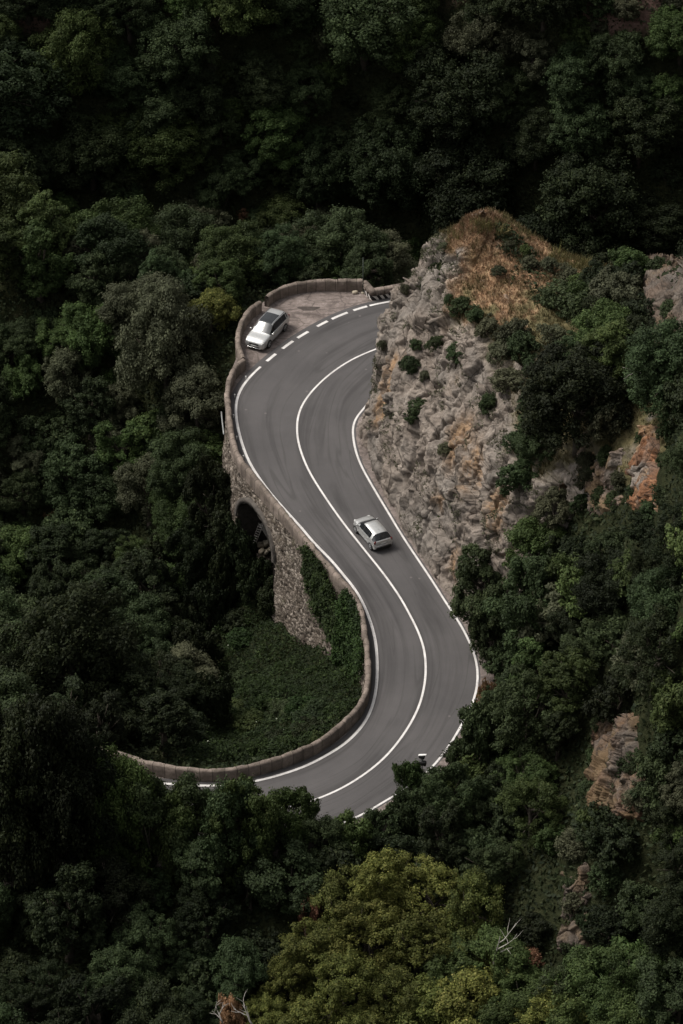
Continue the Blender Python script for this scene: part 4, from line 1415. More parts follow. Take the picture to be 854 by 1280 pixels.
# ------------------------------------------------------------------ shrubs on the rock and the right slope
RS = [(577, 385, 1.0, 'oak'), (562, 374, .6, 'oak'), (593, 395, .8, 'oak'), (612, 412, 1.1, 'grey'), (640, 420, 1.4, 'grey'), (655, 440, 1.4, 'oak'), (625, 445, 1.1, 'grey'), (665, 465, 1.2, 'oak'), (640, 480, 1.3, 'grey'),
      (622, 340, .6, 'grey'), (556, 308, .5, 'grey'), (636, 305, .5, 'grey'), (522, 515, 1.1, 'oak'), (512, 458, .9, 'oak'), (545, 430, .8, 'oak'), (570, 445, 1.0, 'oak'),
      (520, 430, .6, 'oak'), (560, 562, .7, 'grey'), (610, 505, .9, 'oak'), (675, 500, 1.5, 'oak'), (664, 330, .75, 'grey'), (688, 334, .8, 'grey'), (708, 345, .9, 'grey'), (722, 358, 1.1, 'mid'), (700, 380, 1.8, 'oak'), (735, 390, 1.8, 'oak'),
      (690, 425, 1.2, 'grey'), (655, 312, .6, 'mid'), (742, 362, 1.0, 'mid'), (670, 530, 1.5, 'oak'), (650, 560, 1.4, 'oak'), (648, 600, 1.6, 'oak'), (530, 470, .5, 'grey'), (478, 430, .45, 'grey'), (505, 360, .5, 'grey'), (585, 700, .8, 'oak'),
      (735, 600, 1.0, 'grey'), (760, 570, .9, 'oak'), (752, 625, 1.0, 'oak'), (820, 340, 1.2, 'oak'), (840, 390, 1.0, 'oak'), (780, 960, .9, 'oak'), (800, 1000, 1.2, 'grey'), (745, 1030, 1.4, 'mid'), (720, 1130, 1.0, 'grey'), (735, 575, .8, 'grey'), (825, 300, 1.0, 'mid'), (801, 548, .55, 'oak'), (829, 575, .7, 'oak'), (793, 612, .7, 'oak'), (826, 622, .9, 'oak'), (834, 540, .9, 'oak'), (812, 640, 1.0, 'oak'), (742, 588, .6, 'oak'), (775, 600, .8, 'grey'), (765, 628, .9, 'oak'), (728, 630, .9, 'oak'),
      (748, 905, .8, 'oak'), (778, 915, .9, 'grey'), (740, 945, .7, 'oak'), (795, 950, .9, 'oak'), (733, 985, .7, 'oak'), (768, 985, .6, 'grey'), (803, 990, 1.0, 'oak'), (760, 1018, .9, 'oak'), (735, 1022, .9, 'oak'), (712, 1105, .6, 'oak'), (728, 1150, .7, 'oak'), (708, 1180, .8, 'oak')]
SH = {'oak': ("dark evergreen shrub clinging to the rock or its crags", "dark shrubs on the rocks"), 'grey': ("dusty olive shrub growing on the rock or its grassy top", "olive shrubs on the rocks"), 'mid': ("fresh green shrub on the grassy saddle or crag right of the rock top", "fresh green shrubs on the rocks")}
for k, (u, v, s, mt) in enumerate(RS):
    g, n = cast(u, v + 4)
    plant("shrub", 'shrub', mt, g - n * .1, s, SH[mt][0], "shrub", SH[mt][1], k)

# ------------------------------------------------------------------ ground cover, undergrowth, grass
def leaf_mass(name, pos, nrm, size, mat, label, cat, r, clump=None, aspect=.6):
    V, Fq = leaf_quads(pos, unit(nrm), size, r, aspect)
    me = raw_mesh(name, V, Fq)
    attr(me, "tint", np.repeat(np.clip(r.normal(.42, .25, len(pos)), 0, 1), 4))
    attr(me, "clump", np.repeat(r.random(len(pos)) if clump is None else clump, 4))
    return tag(link(name, me, MAT[mat]), label, cat, kind="stuff")


def tz_fast(x, y):
    """height of the terrain mesh, bilinear"""
    i = np.clip(np.searchsorted(ax, x) - 1, 0, len(ax) - 2); j = np.clip(np.searchsorted(ay, y) - 1, 0, len(ay) - 2)
    fx = (x - ax[i]) / (ax[i + 1] - ax[i]); fy = (y - ay[j]) / (ay[j + 1] - ay[j])
    Z = TZ.reshape(len(ay), len(ax))
    return Z[j, i] * (1 - fx) * (1 - fy) + Z[j, i + 1] * fx * (1 - fy) + Z[j + 1, i] * (1 - fx) * fy + Z[j + 1, i + 1] * fx * fy


r = np.random.default_rng(5)
n = 520000
x, y = r.uniform(-40, 42, n), r.uniform(-70, 118, n)
z = tz_fast(x, y)
u, v, dep = proj(np.c_[x, y, z])
k = (u > -40) & (u < 894) & (v > -10) & (v < 1320) & ~in_poly(x, y, CARRY) & (dist_to_line(np.c_[x, y], Rw[::2]) > 1.3) & (dist_to_line(np.c_[x, y], np.vstack([PARB, PARC])[::2]) > .7)
bowl = [(290, 600), (345, 700), (460, 800), (462, 870), (400, 930), (300, 962), (230, 955), (255, 880), (235, 790), (250, 690)]
inb = in_poly(u, v, bowl) & (x < 3)
k &= ~(in_poly(u, v, [(796, 512), (834, 510), (828, 645), (786, 645)]))
k1 = k & ~inb & (r.random(n) < .75)
p3 = np.c_[x, y, z]
hump = 0.5 + 0.5 * fbm(p3 * np.array([.55, .55, 0]), 3, 60)
pos = p3[k1].copy(); pos[:, 2] += (0.05 + np.clip(hump[k1], 0, 1.2) * 0.9) * r.random(k1.sum()) ** .5
leaf_mass("undergrowth", pos, r.normal(size=(len(pos), 3)) * .6 + [0, -.1, .7], 0.34, 'under', "low dark undergrowth covering the ground between the trees", "undergrowth", r, np.clip(hump[k1], 0, 1))
n = 170000
x, y = r.uniform(-20, 3, n), r.uniform(-36, 14, n)
z = tz_fast(x, y); u, v, dep = proj(np.c_[x, y, z])
k = in_poly(u, v, bowl) & ~in_poly(x, y, CARRY) & (dist_to_line(np.c_[x, y], PARA[::2]) > .45)
p3 = np.c_[x, y, z]
hump = 0.5 + 0.45 * fbm(p3 * np.array([.8, .8, 0]), 4, 62)
pos = p3[k].copy(); pos[:, 2] += (.05 + np.clip(hump[k], 0, 1.5) ** 1.6 * 1.25) * r.random(k.sum()) ** .5
leaf_mass("ground_cover", pos, r.normal(size=(len(pos), 3)) * .5 + [0, -.1, .8], 0.2, 'cover', "green leafy ground cover filling the hollow inside the bend", "ground cover", r, np.clip(hump[k], 0, 1))
# pale flowers dotted over it
kk = np.flatnonzero(k); kk = r.choice(kk, 14, replace=False)
pos = p3[kk] + [0, 0, .95]
V, Fq = leaf_quads(pos, unit(r.normal(size=(len(pos), 3)) * .3 + [0, -.3, .9]), 0.12, r, .9)
tag(link("wild_flowers", raw_mesh("wild_flowers", V, Fq), plain("petals", (0.3, 0.32, 0.24), .7)), "tiny pale blossoms dotted over the ground cover in the hollow", "flowers", kind="stuff")

# low shrubs that break up the hollow
made = 0
for _ in range(600):
    if made >= 34: break
    u_, v_ = r.uniform(235, 462), r.uniform(700, 950)
    if not in_poly(np.array([u_]), np.array([v_]), bowl)[0]: continue
    g, n_ = cast(u_, v_)
    if in_poly(g[:1], g[1:2], CARRY)[0] or dist_to_line(g[None, :2], PARA)[0] < 1.2 or g[2] > -1.5: continue
    if proj(g + np.array([0, 0, 1.6]))[1] < 745 and u_ > 330: continue
    plant("shrub", 'shrub', ['cover', 'oak', 'mid', 'cover', 'under'][made % 5], g - np.array([0, 0, .15]), float(r.uniform(.7, 1.7)), "low leafy shrub rising out of the green cover in the hollow", "shrub", "low shrubs in the hollow", made, zs=float(r.uniform(.6, .95)))
    made += 1
# ivy on the viaduct wall
def ivy(poly, n, label, thick):
    pl = np.array(poly)
    pts, nn = [], []
    # a coarse table of wall points, jittered
    lo, hi = pl.min(0), pl.max(0)
    tab = []
    for uu in np.arange(lo[0], hi[0], 3.0):
        for vv in np.arange(lo[1], hi[1], 3.0):
            if in_poly(np.array([uu]), np.array([vv]), pl)[0]:
                p, q_ = wall_point(uu, vv, 0.1)
                tab.append((p, q_))
    T = np.array([t[0] for t in tab]); Nn = np.array([t[1] for t in tab])
    c = r.integers(len(T), size=n)
    pos = T[c] + r.normal(size=(n, 3)) * np.array([.14, .14, .2])
    bul = np.clip(.5 + .6 * fbm(pos * .9, 3, 66), 0, 1.3) * thick
    pos = pos + Nn[c] * (bul * r.random(n) ** .6)[:, None]
    V, Fq = leaf_quads(pos, unit(Nn[c] * .7 + [0, 0, .5] + r.normal(size=(n, 3)) * .45), 0.17, r, .75)
    me = raw_mesh("ivy", V, Fq)
    attr(me, "tint", np.repeat(np.clip(r.normal(.45, .24, n), 0, 1), 4)); attr(me, "clump", np.repeat(np.clip(bul / max(thick, .01), 0, 1), 4))
    tag(link("ivy", me, MAT['cover']), label, "ivy")


ivy([(383, 679), (392, 684), (404, 706), (416, 732), (428, 760), (432, 790), (420, 800), (408, 778), (394, 742), (386, 715)], 15000, "long strip of dark ivy trailing down the middle of the viaduct wall", .55)
ivy([(434, 735), (443, 742), (451, 760), (455, 800), (458, 840), (440, 850), (425, 830), (428, 800), (431, 765)], 16000, "broad bright green ivy cloaking the wall where the bend tightens", .6)

# grass on the rock
def grass(name, pos, nrm, h, w, mat, label, r, blades=7):
    n = len(pos)
    P0 = np.repeat(pos, blades, 0) + r.normal(size=(n * blades, 3)) * np.array([.1, .1, 0.02])
    d = unit(np.repeat(nrm, blades, 0) * .3 + np.array([0, 0, 1.0]) + r.normal(size=(n * blades, 3)) * .38)
    hh = (np.repeat(h, blades) * (0.5 + .7 * r.random(n * blades)))[:, None]
    sd = unit(np.cross(d, r.normal(size=(n * blades, 3)))) * w
    tip = P0 + d * hh + np.c_[r.normal(size=(n * blades, 2)) * .08, np.zeros(n * blades)] * hh
    V = np.stack([P0 - sd, P0 + sd, tip], 1).reshape(-1, 3)
    me = raw_mesh(name, V, np.arange(len(V)).reshape(-1, 3))
    attr(me, "tint", np.repeat(r.random(n * blades), 3)); attr(me, "clump", np.repeat(np.repeat(r.random(n), blades), 3))
    return tag(link(name, me, MAT[mat]), label, "grass", kind="stuff")


RN = grid_normals(RV.reshape(NC, NR, 3)).reshape(-1, 3)
RN = np.where((RN[:, 2] < 0)[:, None], -RN, RN)
sm = (soil > .35) & (rr < 5.5) & (RN[:, 2] > .25)
cd = np.flatnonzero(sm & (dry > .45)); cg = np.flatnonzero(sm & (dry <= .55))
cd = r.choice(cd, min(len(cd), 5200), replace=False); cg = r.choice(cg, min(len(cg), 4200), replace=False)
grass("dry_grass", RV[cd], RN[cd], .16 + .22 * r.random(len(cd)) ** 2, .022, 'straw', "short orange dry grass covering the rock's top", r)
grass("scrub_grass", RV[cg], RN[cg], .25 + .3 * r.random(len(cg)), .025, 'reed', "olive green grass between the shrubs on the rock", r)
tall = [(700, 318), (712, 322), (722, 328), (735, 330), (745, 335), (728, 322), (690, 312), (755, 340), (718, 335), (605, 274), (598, 275), (612, 278), (570, 290), (627, 284), (740, 342)]
tp = []
for (u_, v_) in tall:
    for _ in range(9):
        g, n_ = cast(u_ + r.normal() * 6, v_ + 6 + abs(r.normal() * 4)); tp.append(g)
grass("tall_grass", np.array(tp), np.tile([0, 0, 1.0], (len(tp), 1)), .7 + .6 * r.random(len(tp)), .02, 'reed', "tall pale grass stalks standing along the rock's crest", r, 9)


# tufts in the cracks of the rock
rp_ = np.flatnonzero((soil < .3) & (RN[:, 2] > .18) & (pf[:, 2] > .8) & (fbm(pf * .55, 4, 95) > .28) & (rr < 4.2))
rp_ = r.choice(rp_, min(len(rp_), 2600), replace=False)
pos = np.repeat(RV[rp_], 9, 0) + r.normal(size=(len(rp_) * 9, 3)) * .09 + np.array([0, -.03, .06])
leaf_mass("rock_plants", pos, r.normal(size=(len(pos), 3)) * .6 + [0, -.2, .7], .13, 'grey', "small olive plants growing in the cracks of the rock face", "rock plants", r)

# ------------------------------------------------------------------ cars
def car_loft(stations, half_widths_note=None, sub=3):
    """stations: (x, zs, w0, wm, zm, wb, zb, wa, za, wr, zr, zc) -> rows of half-section points"""
    S = np.array(stations, float)
    out = []
    for i in range(len(S) - 1):
        for k in range(sub):
            out.append(S[i] + (S[i + 1] - S[i]) * k / sub)
    out.append(S[-1])
    S = np.array(out)
    G = []
    for (x, zs, w0, wm, zm, wb, zb, wa, za, wr, zr, zc) in S:
        h = [(w0 * .93, zs), (w0, zs + .06), (wm, zm), (wb * 1.0, zb - .05), (wb - .025, zb), (wa, za), (wr, zr), (wr * .55, zr + (zc - zr) * .75), (0, zc)]
        row = [(x, y, z) for y, z in h] + [(x, -y, z) for y, z in h[-2::-1]]
        G.append(row)
    return np.array(G), sub


def car_parts(G, sub, label_of, mats, root):
    """label_of(interval, row) names the part a patch of the shell belongs to"""
    ni, nj = G.shape[:2]
    V = G.reshape(-1, 3)
    by = {}
    for i in range(ni - 1):
        for j in range(nj - 1):
            jj = j if j < (nj - 1) // 2 else nj - 2 - j
            side = 0 if j < (nj - 1) // 2 else 1
            nm = label_of(i // sub, jj, side)
            by.setdefault(nm, []).append((i * nj + j, i * nj + j + 1, (i + 1) * nj + j + 1, (i + 1) * nj + j))
    by['body'] += [tuple(range(nj - 1, -1, -1)), tuple((ni - 1) * nj + k for k in range(nj))]
    for nm, fs in by.items():
        used = sorted({i for f in fs for i in f}); mp = {a: b for b, a in enumerate(used)}
        me = raw_mesh(nm.split('#')[0], V[used], [tuple(mp[i] for i in f) for f in fs], True)
        link(nm.split('#')[0], me, mats[nm.split('#')[0]], root)


def wheel(root, x, y, rad, wid, s):
    w = MB()
    w.lathe([(-wid / 2, rad * .72), (-wid / 2, rad * .93), (-wid / 2 + .025, rad), (wid / 2 - .025, rad), (wid / 2, rad * .93), (wid / 2, rad * .72)], 'y', 28)
    wh = empty("wheel", (x, y, rad)); wh.parent = root
    w.build("tyre", MAT['rubber'], wh, True)
    m = MB()
    yo = s * (wid / 2 + .004)
    m.lathe([(yo - s * .05, rad * .70), (yo, rad * .70), (yo + s * .004, rad * .60), (yo - s * .02, rad * .56)], 'y', 24)
    for k in range(5):
        a = 2 * PI * k / 5
        m.box((rad * .36 * math.cos(a), yo - s * .004, rad * .36 * math.sin(a)), (rad * .56, .03, rad * .17), Matrix.Rotation(-a, 3, 'Y'), .008)
    m.lathe([(yo - s * .02, rad * .16), (yo + s * .014, rad * .16), (yo + s * .018, rad * .08)], 'y', 14)
    m.build("rim", MAT['rim'], wh, False)


def arch_trim(root, x, y, rad, s):
    """dark wheel-arch opening: a flat half ring and its shadowed well, a little proud of the flank"""
    m = MB()
    n_ = 20
    V, Fc = [], []
    for k in range(n_ + 1):
        a = PI * k / n_ * 1.12 - .06 * PI
        for q_, yy in ((rad * .5, -.02), (rad * 1.16, -.02), (rad * 1.16, .012), (rad * .5, .012)):
            V.append((x + q_ * math.cos(a), y + s * yy, rad + q_ * math.sin(a)))
    for k in range(n_):
        for c_ in range(4):
            d_ = (c_ + 1) % 4
            Fc.append((k * 4 + c_, k * 4 + d_, k * 4 + 4 + d_, k * 4 + 4 + c_))
    m.add(V, Fc)
    m.build("wheel_arch", MAT['black'], root)


def slab(root, name, mat, c, d, rz=0, ry=0, bev=.015):
    m = MB()
    m.box(c, d, Matrix.Rotation(rz, 3, 'Z') @ Matrix.Rotation(ry, 3, 'Y'), bev)
    return m.build(name, MAT[mat], root)


def mirror(root, x, y, z, s, mat):
    m = MB()
    m.box((x, y + s * .10, z), (.13, .2, .15), Matrix.Rotation(s * -.2, 3, 'Z'), .04)
    o_ = m.build("door_mirror", MAT[mat], root)
    m = MB(); m.box((x + .02, y + s * .01, z - .05), (.07, .12, .04), None, .01); m.build("mirror_arm", MAT['black'], o_)


# --- parked estate car
a_, b_ = P(333.9, 436.0, 0), P(357.0, 411.8, 0)          # ground contacts of its near-side wheels, front and rear
hd = math.atan2(a_[1] - b_[1], a_[0] - b_[0])
ctr = 0.5 * (a_ + b_)
lat = np.array([-math.sin(hd), math.cos(hd), 0])           # to the car's left
ctr = ctr - lat * 0.84
W1 = tag(empty("parked_car", (ctr[0], ctr[1], -0.02), hd), "silver estate car with black glass roof parked in the gravel lay-by", "car")
#  x, zs, w0, wm, zm, wb, zb, wa, za, wr, zr, zc
ST1 = [
    (-2.38, .42, .74, .78, .62, .76, .92, .72, .95, .60, .97, .98),
    (-2.34, .34, .84, .87, .62, .86, 1.03, .80, 1.05, .68, 1.07, 1.08),
    (-2.22, .30, .88, .92, .62, .91, 1.10, .80, 1.16, .66, 1.18, 1.19),
    (-1.95, .28, .90, .93, .62, .92, 1.12, .72, 1.52, .60, 1.57, 1.60),
    (-1.80, .28, .90, .94, .62, .925, 1.12, .71, 1.56, .60, 1.63, 1.66),
    (-1.72, .28, .90, .94, .62, .925, 1.12, .71, 1.57, .60, 1.64, 1.67),
    (-1.10, .28, .90, .94, .62, .93, 1.11, .71, 1.60, .60, 1.67, 1.70),
    (-1.03, .28, .90, .94, .62, .93, 1.11, .71, 1.60, .60, 1.67, 1.70),
    (-0.15, .28, .90, .94, .62, .93, 1.09, .70, 1.61, .60, 1.68, 1.71),
    (-0.06, .28, .90, .94, .62, .93, 1.09, .70, 1.61, .60, 1.68, 1.71),
    (0.22, .28, .90, .94, .62, .93, 1.08, .69, 1.58, .59, 1.65, 1.68),
    (0.34, .28, .90, .94, .62, .93, 1.08, .70, 1.53, .58, 1.60, 1.63),
    (1.12, .28, .90, .94, .62, .93, 1.05, .82, 1.09, .66, 1.12, 1.14),
    (1.25, .28, .90, .94, .62, .925, 1.03, .80, 1.06, .62, 1.08, 1.09),
    (1.95, .28, .90, .93, .60, .91, .95, .78, .99, .60, 1.01, 1.02),
    (2.22, .28, .86, .89, .56, .86, .86, .74, .90, .58, .92, .93),
    (2.36, .26, .76, .80, .52, .76, .74, .66, .77, .52, .79, .80),
    (2.40, .30, .66, .70, .50, .68, .64, .60, .66, .50, .68, .69),
]
def lab1(i, j, s):
    if i == 11 and j >= 5: return 'windscreen'
    if j == 4 and i in (4,) : return 'body'
    if j == 4 and i in (5, 7, 9, 10, 11): return 'side_window#%d%d' % (s, 0 if i == 5 else 1 if i == 7 else 2)
    if i == 3 and j == 4: return 'side_window#%d0' % s
    if i == 2 and j >= 5: return 'rear_window'
    if j == 4 and i in (6, 8): return 'window_pillar#%d' % s
    if i in (6, 7, 8, 9, 10) and j >= 6: return 'glass_roof'
    if j in (0,): return 'sill_trim'
    return 'body'
Gc, sb = car_loft(ST1)
car_parts(Gc, sb, lab1, dict(body=MAT['silver'], windscreen=MAT['screen'], side_window=MAT['glass'], rear_window=MAT['glass'], window_pillar=MAT['black'], glass_roof=MAT['glass'], sill_trim=MAT['black']), W1)
for (x, s) in ((1.42, 1), (1.42, -1), (-1.40, 1), (-1.40, -1)):
    arch_trim(W1, x, s * .935, .36, s); wheel(W1, x, s * .845, .36, .235, s)
for s in (1, -1):
    slab(W1, "headlight", 'lamp', (2.20, s * .66, .80), (.26, .32, .13), s * -.5, .35, .03)
    slab(W1, "tail_light", 'red', (-2.30, s * .80, .98), (.16, .17, .3), s * .4, 0, .02)
    slab(W1, "roof_rail", 'chrome', (-.75, s * .665, 1.665), (2.1, .045, .05), 0, 0, .015)
    slab(W1, "waist_trim", 'chrome', (-.55, s * .925, 1.10), (2.5, .03, .035), 0, .012, .008)
    slab(W1, "side_trim", 'chrome', (0.0, s * .945, .50), (2.0, .025, .05), 0, 0, .008)
    slab(W1, "fog_light", 'lamp', (2.34, s * .58, .42), (.08, .2, .07), s * -.35, 0, .015)
    for x in (.15, -.85): slab(W1, "door_handle", 'chrome', (x, s * .945, .95), (.2, .03, .035), 0, 0, .01)
    mirror(W1, .95, s * .93, 1.12, s, 'silver')
slab(W1, "grille", 'black', (2.385, 0, .66), (.07, .86, .17), 0, .15, .02)
slab(W1, "bumper_lip", 'chrome', (2.395, 0, .33), (.06, 1.2, .05), 0, 0, .015)
slab(W1, "air_intake", 'black', (2.395, 0, .43), (.06, 1.05, .11), 0, 0, .02)
slab(W1, "number_plate", 'plate', (2.43, 0, .53), (.02, .5, .11), 0, .1, .004)
slab(W1, "rear_bumper", 'black', (-2.40, 0, .48), (.1, 1.5, .2), 0, 0, .03)
slab(W1, "bonnet_badge", 'chrome', (2.35, 0, .79), (.04, .1, .06), 0, .3, .01)
for s in (1, -1): slab(W1, "wiper", 'black', (1.05, s * .3 - .1, 1.165), (.03, .55, .02), s * .06, 0, .006)

# --- compact hatchback driving up the road
a_, b_ = P(444.6, 664.6, 0), P(464.6, 687.6, 0)          # its left-hand wheels, front and rear
hd = math.atan2(a_[1] - b_[1], a_[0] - b_[0])
ctr = 0.5 * (a_ + b_)
lat = np.array([-math.sin(hd), math.cos(hd), 0])
ctr = ctr - lat * 0.76
W2 = tag(empty("moving_car", (ctr[0], ctr[1], 0.0), hd), "small silver hatchback driving up the middle of the bend beside the rock", "car")
ST2 = [
    (-1.90, .42, .58, .64, .58, .64, .84, .58, .88, .48, .90, .91),
    (-1.86, .32, .71, .75, .58, .74, .94, .66, .98, .55, 1.00, 1.01),
    (-1.79, .28, .78, .81, .58, .79, .99, .68, 1.03, .56, 1.05, 1.06),
    (-1.46, .26, .80, .83, .56, .81, 1.01, .61, 1.40, .50, 1.46, 1.49),
    (-1.36, .26, .80, .84, .56, .82, 1.01, .61, 1.43, .52, 1.49, 1.52),
    (-1.26, .26, .80, .84, .56, .82, 1.01, .61, 1.45, .52, 1.51, 1.54),
    (-0.86, .26, .80, .84, .56, .825, 1.00, .61, 1.48, .53, 1.54, 1.57),
    (-0.78, .26, .80, .84, .56, .825, 1.00, .61, 1.48, .53, 1.54, 1.575),
    (-0.05, .26, .80, .84, .56, .825, .98, .60, 1.48, .53, 1.54, 1.58),
    (0.04, .26, .80, .84, .56, .825, .98, .60, 1.48, .53, 1.54, 1.575),
    (0.16, .26, .80, .84, .56, .825, .97, .60, 1.45, .52, 1.51, 1.545),
    (0.28, .26, .80, .84, .56, .82, .97, .60, 1.41, .51, 1.475, 1.51),
    (0.66, .26, .80, .84, .56, .815, .96, .655, 1.165, .545, 1.215, 1.24),
    (1.00, .26, .80, .84, .56, .81, .95, .74, 1.00, .60, 1.04, 1.06),
    (1.10, .26, .79, .835, .56, .805, .935, .73, .98, .58, 1.01, 1.03),
    (1.45, .26, .775, .815, .55, .78, .88, .69, .93, .54, .96, .975),
    (1.72, .26, .72, .76, .52, .71, .79, .62, .83, .48, .86, .87),
    (1.87, .27, .62, .66, .47, .61, .66, .53, .69, .40, .71, .72),
    (1.93, .30, .48, .52, .44, .48, .54, .42, .56, .32, .57, .58),
]
for k_, st_ in enumerate(ST2):                                  # lower, more raked roof
    st_ = list(st_)
    if 3 <= k_ <= 11:
        for q_ in (8, 10, 11): st_[q_] = 1.0 + (st_[q_] - 1.0) * .86
        st_[7] -= .03; st_[9] -= .03
    if 3 <= k_ <= 5: st_[0] += (.10, .10, .12)[k_ - 3]
    ST2[k_] = tuple(st_)
def lab2(i, j, s):
    if i in (11, 12) and j >= 5: return 'windscreen'
    if j == 4 and i in (5, 7, 9, 10, 11): return 'side_window#%d%d' % (s, 0 if i == 5 else 1 if i == 7 else 2)
    if i == 2 and j >= 4: return 'rear_window'
    if j == 4 and i in (6, 8): return 'window_pillar#%d' % s
    if j == 0: return 'sill_trim'
    return 'body'
Gc, sb = car_loft(ST2)
car_parts(Gc, sb, lab2, dict(body=MAT['silver'], windscreen=MAT['glass'], side_window=MAT['glass'], rear_window=MAT['glass'], window_pillar=MAT['black'], sill_trim=MAT['black']), W2)
for (x, s) in ((1.22, 1), (1.22, -1), (-1.25, 1), (-1.25, -1)):
    arch_trim(W2, x, s * .835, .30, s); wheel(W2, x, s * .765, .30, .19, s)
for s in (1, -1):
    slab(W2, "headlight", 'lamp', (1.74, s * .56, .76), (.24, .24, .13), s * -.6, .4, .03)
    slab(W2, "tail_light", 'red', (-1.80, s * .70, .93), (.14, .16, .24), s * .5, 0, .02)
    for x in (.10, -.75): slab(W2, "door_handle", 'pewter', (x, s * .84, .88), (.18, .03, .035), 0, 0, .01)
    slab(W2, "side_trim", 'pewter', (-.02, s * .845, .47), (1.9, .025, .07), 0, 0, .01)
    mirror(W2, .86, s * .80, 1.0, s, 'silver')
slab(W2, "rear_bumper", 'silver', (-1.89, 0, .60), (.12, 1.36, .17), 0, 0, .05)
slab(W2, "rear_skirt", 'black', (-1.88, 0, .42), (.10, 1.24, .14), 0, 0, .03)
slab(W2, "number_plate", 'plate', (-1.91, 0, .80), (.02, .46, .1), 0, 0, .004)
slab(W2, "grille", 'black', (1.92, 0, .54), (.06, .6, .12), 0, 0, .02)
slab(W2, "rear_wiper", 'black', (-1.66, .1, 1.15), (.03, .5, .025), .15, 0, .006)
slab(W2, "aerial", 'black', (-1.05, 0, 1.53), (.16, .015, .015), 0, .5, .004)

# ------------------------------------------------------------------ street furniture and bits
g = P(453.9, 366, 0)
mb = MB()
mb.tube([(0, 0, -.1), (0, 0, 3.45)], [.05, .04], 10); mb.lathe([(3.45, .055), (3.5, .05), (3.53, .0101)], 'z', 10)
pl = tag(empty("pole", (g[0], g[1], 0)), "thin green pole standing against the end of the lay-by wall", "pole")
mb.build("shaft", MAT['green'], pl, True)
mb = MB(); mb.lathe([(-.05, .16), (.06, .15), (.08, .07)], 'z', 14); mb.build("footing", MAT['pale'], pl)
g = P(444, 366.5, 0)
mb = MB()
mb.box((0, 0, .12), (.5, .32, .26), Matrix.Rotation(.3, 3, 'Z'), .07)
o = mb.build("stone_block", MAT['pale']); o.location = (g[0], g[1], -.03); tag(o, "single pale stone block on the gravel beside the green pole", "stone")

g = P(527.5, 974, 0)
sg = tag(empty("signpost", (g[0], g[1], 0), R_(-20)), "small dark signpost seen from behind at the road's near edge", "signpost")
mb = MB(); mb.tube([(0, 0, -.3), (0, 0, 2.15)], .04, 10); mb.build("post", MAT['green'], sg, True)
slab(sg, "top_plate", 'white', (.02, -.03, 2.27), (.62, .16, .05), 0, -.32, .012)
slab(sg, "upper_box", 'black', (-.03, -.02, 2.08), (.42, .22, .26), 0, 0, .03)
slab(sg, "lower_box", 'black', (.05, -.02, 1.52), (.50, .24, .36), 0, 0, .03)
slab(sg, "bracket", 'steel', (0, 0, 1.8), (.16, .12, .2), 0, 0, .02)

# little reflectors along the inner kerb line
for (u_, v_) in ((307.5, 471), (293.5, 493.5), (292, 519), (296, 546), (304.5, 570)):
    g = P(u_, v_ + 3, 0)
    mb = MB(); mb.box((0, 0, .12), (.07, .07, .3), None, .015); mb.box((0, 0, .3), (.12, .09, .12), None, .02)
    o = mb.build("reflector_stud", MAT['white']); o.location = (g[0], g[1], -.05)
    tag(o, "tiny white reflector stud beside the white line at the upper bend", "reflector", "reflectors beside the white line")

# stones fallen at the foot of the rock
stones = []
for k in range(5):
    mb = MB(); mb.box((0, 0, 0), (.3, .22, .18), None, .05)
    V = np.array(mb.v); V += .05 * np.stack([fbm(V * 5 + 7 * k, 3, 440 + i) for i in range(3)], 1)
    stones.append(raw_mesh("fallen_stone", V, mb.f)); stones[-1].materials.append(MAT['rock'])
foot = cutline(Rf, (445.7, 520.9), (571, 773))
fn = normals2(foot)
for k in range(60):
    i_ = int(r.integers(len(foot)))
    o = bpy.data.objects.new("fallen_stone", stones[k % 5]); COL.objects.link(o)
    d_ = -(.5 + .75 * r.random())
    o.location = (foot[i_, 0] + fn[i_, 0] * d_, foot[i_, 1] + fn[i_, 1] * d_, .06)
    sc_ = .35 + 1.0 * float(r.random()) ** 3
    o.scale = (sc_, sc_, sc_); o.rotation_euler = (r.random() * .5, r.random() * .5, r.random() * 6)
    tag(o, "small stone fallen from the cliff onto the grit beside the white line", "stone", "stones fallen at the foot of the cliff")

# pipe along the outside of the viaduct
mb = MB()
pp = [wall_point(283.2, 500, .28)[0], wall_point(283.6, 520, .28)[0], wall_point(285, 556, .28)[0]]
i_ = ((OUT[:, :2] - pp[0][:2]) ** 2).sum(1).argmin(); j_ = ((OUT[:, :2] - pp[2][:2]) ** 2).sum(1).argmin()
i_, j_ = min(i_, j_), max(i_, j_)
if j_ - i_ < 12: j_ = i_ + 24
line = [(OUT[k, 0] + nA[k, 0] * .3, OUT[k, 1] + nA[k, 1] * .3, -.1) for k in range(i_, j_, 4)]
mb.tube(line, .06, 8)
tag(mb.build("pipe", MAT['steel'], None, True), "thin grey pipe running along the outer face of the upper viaduct wall", "pipe")

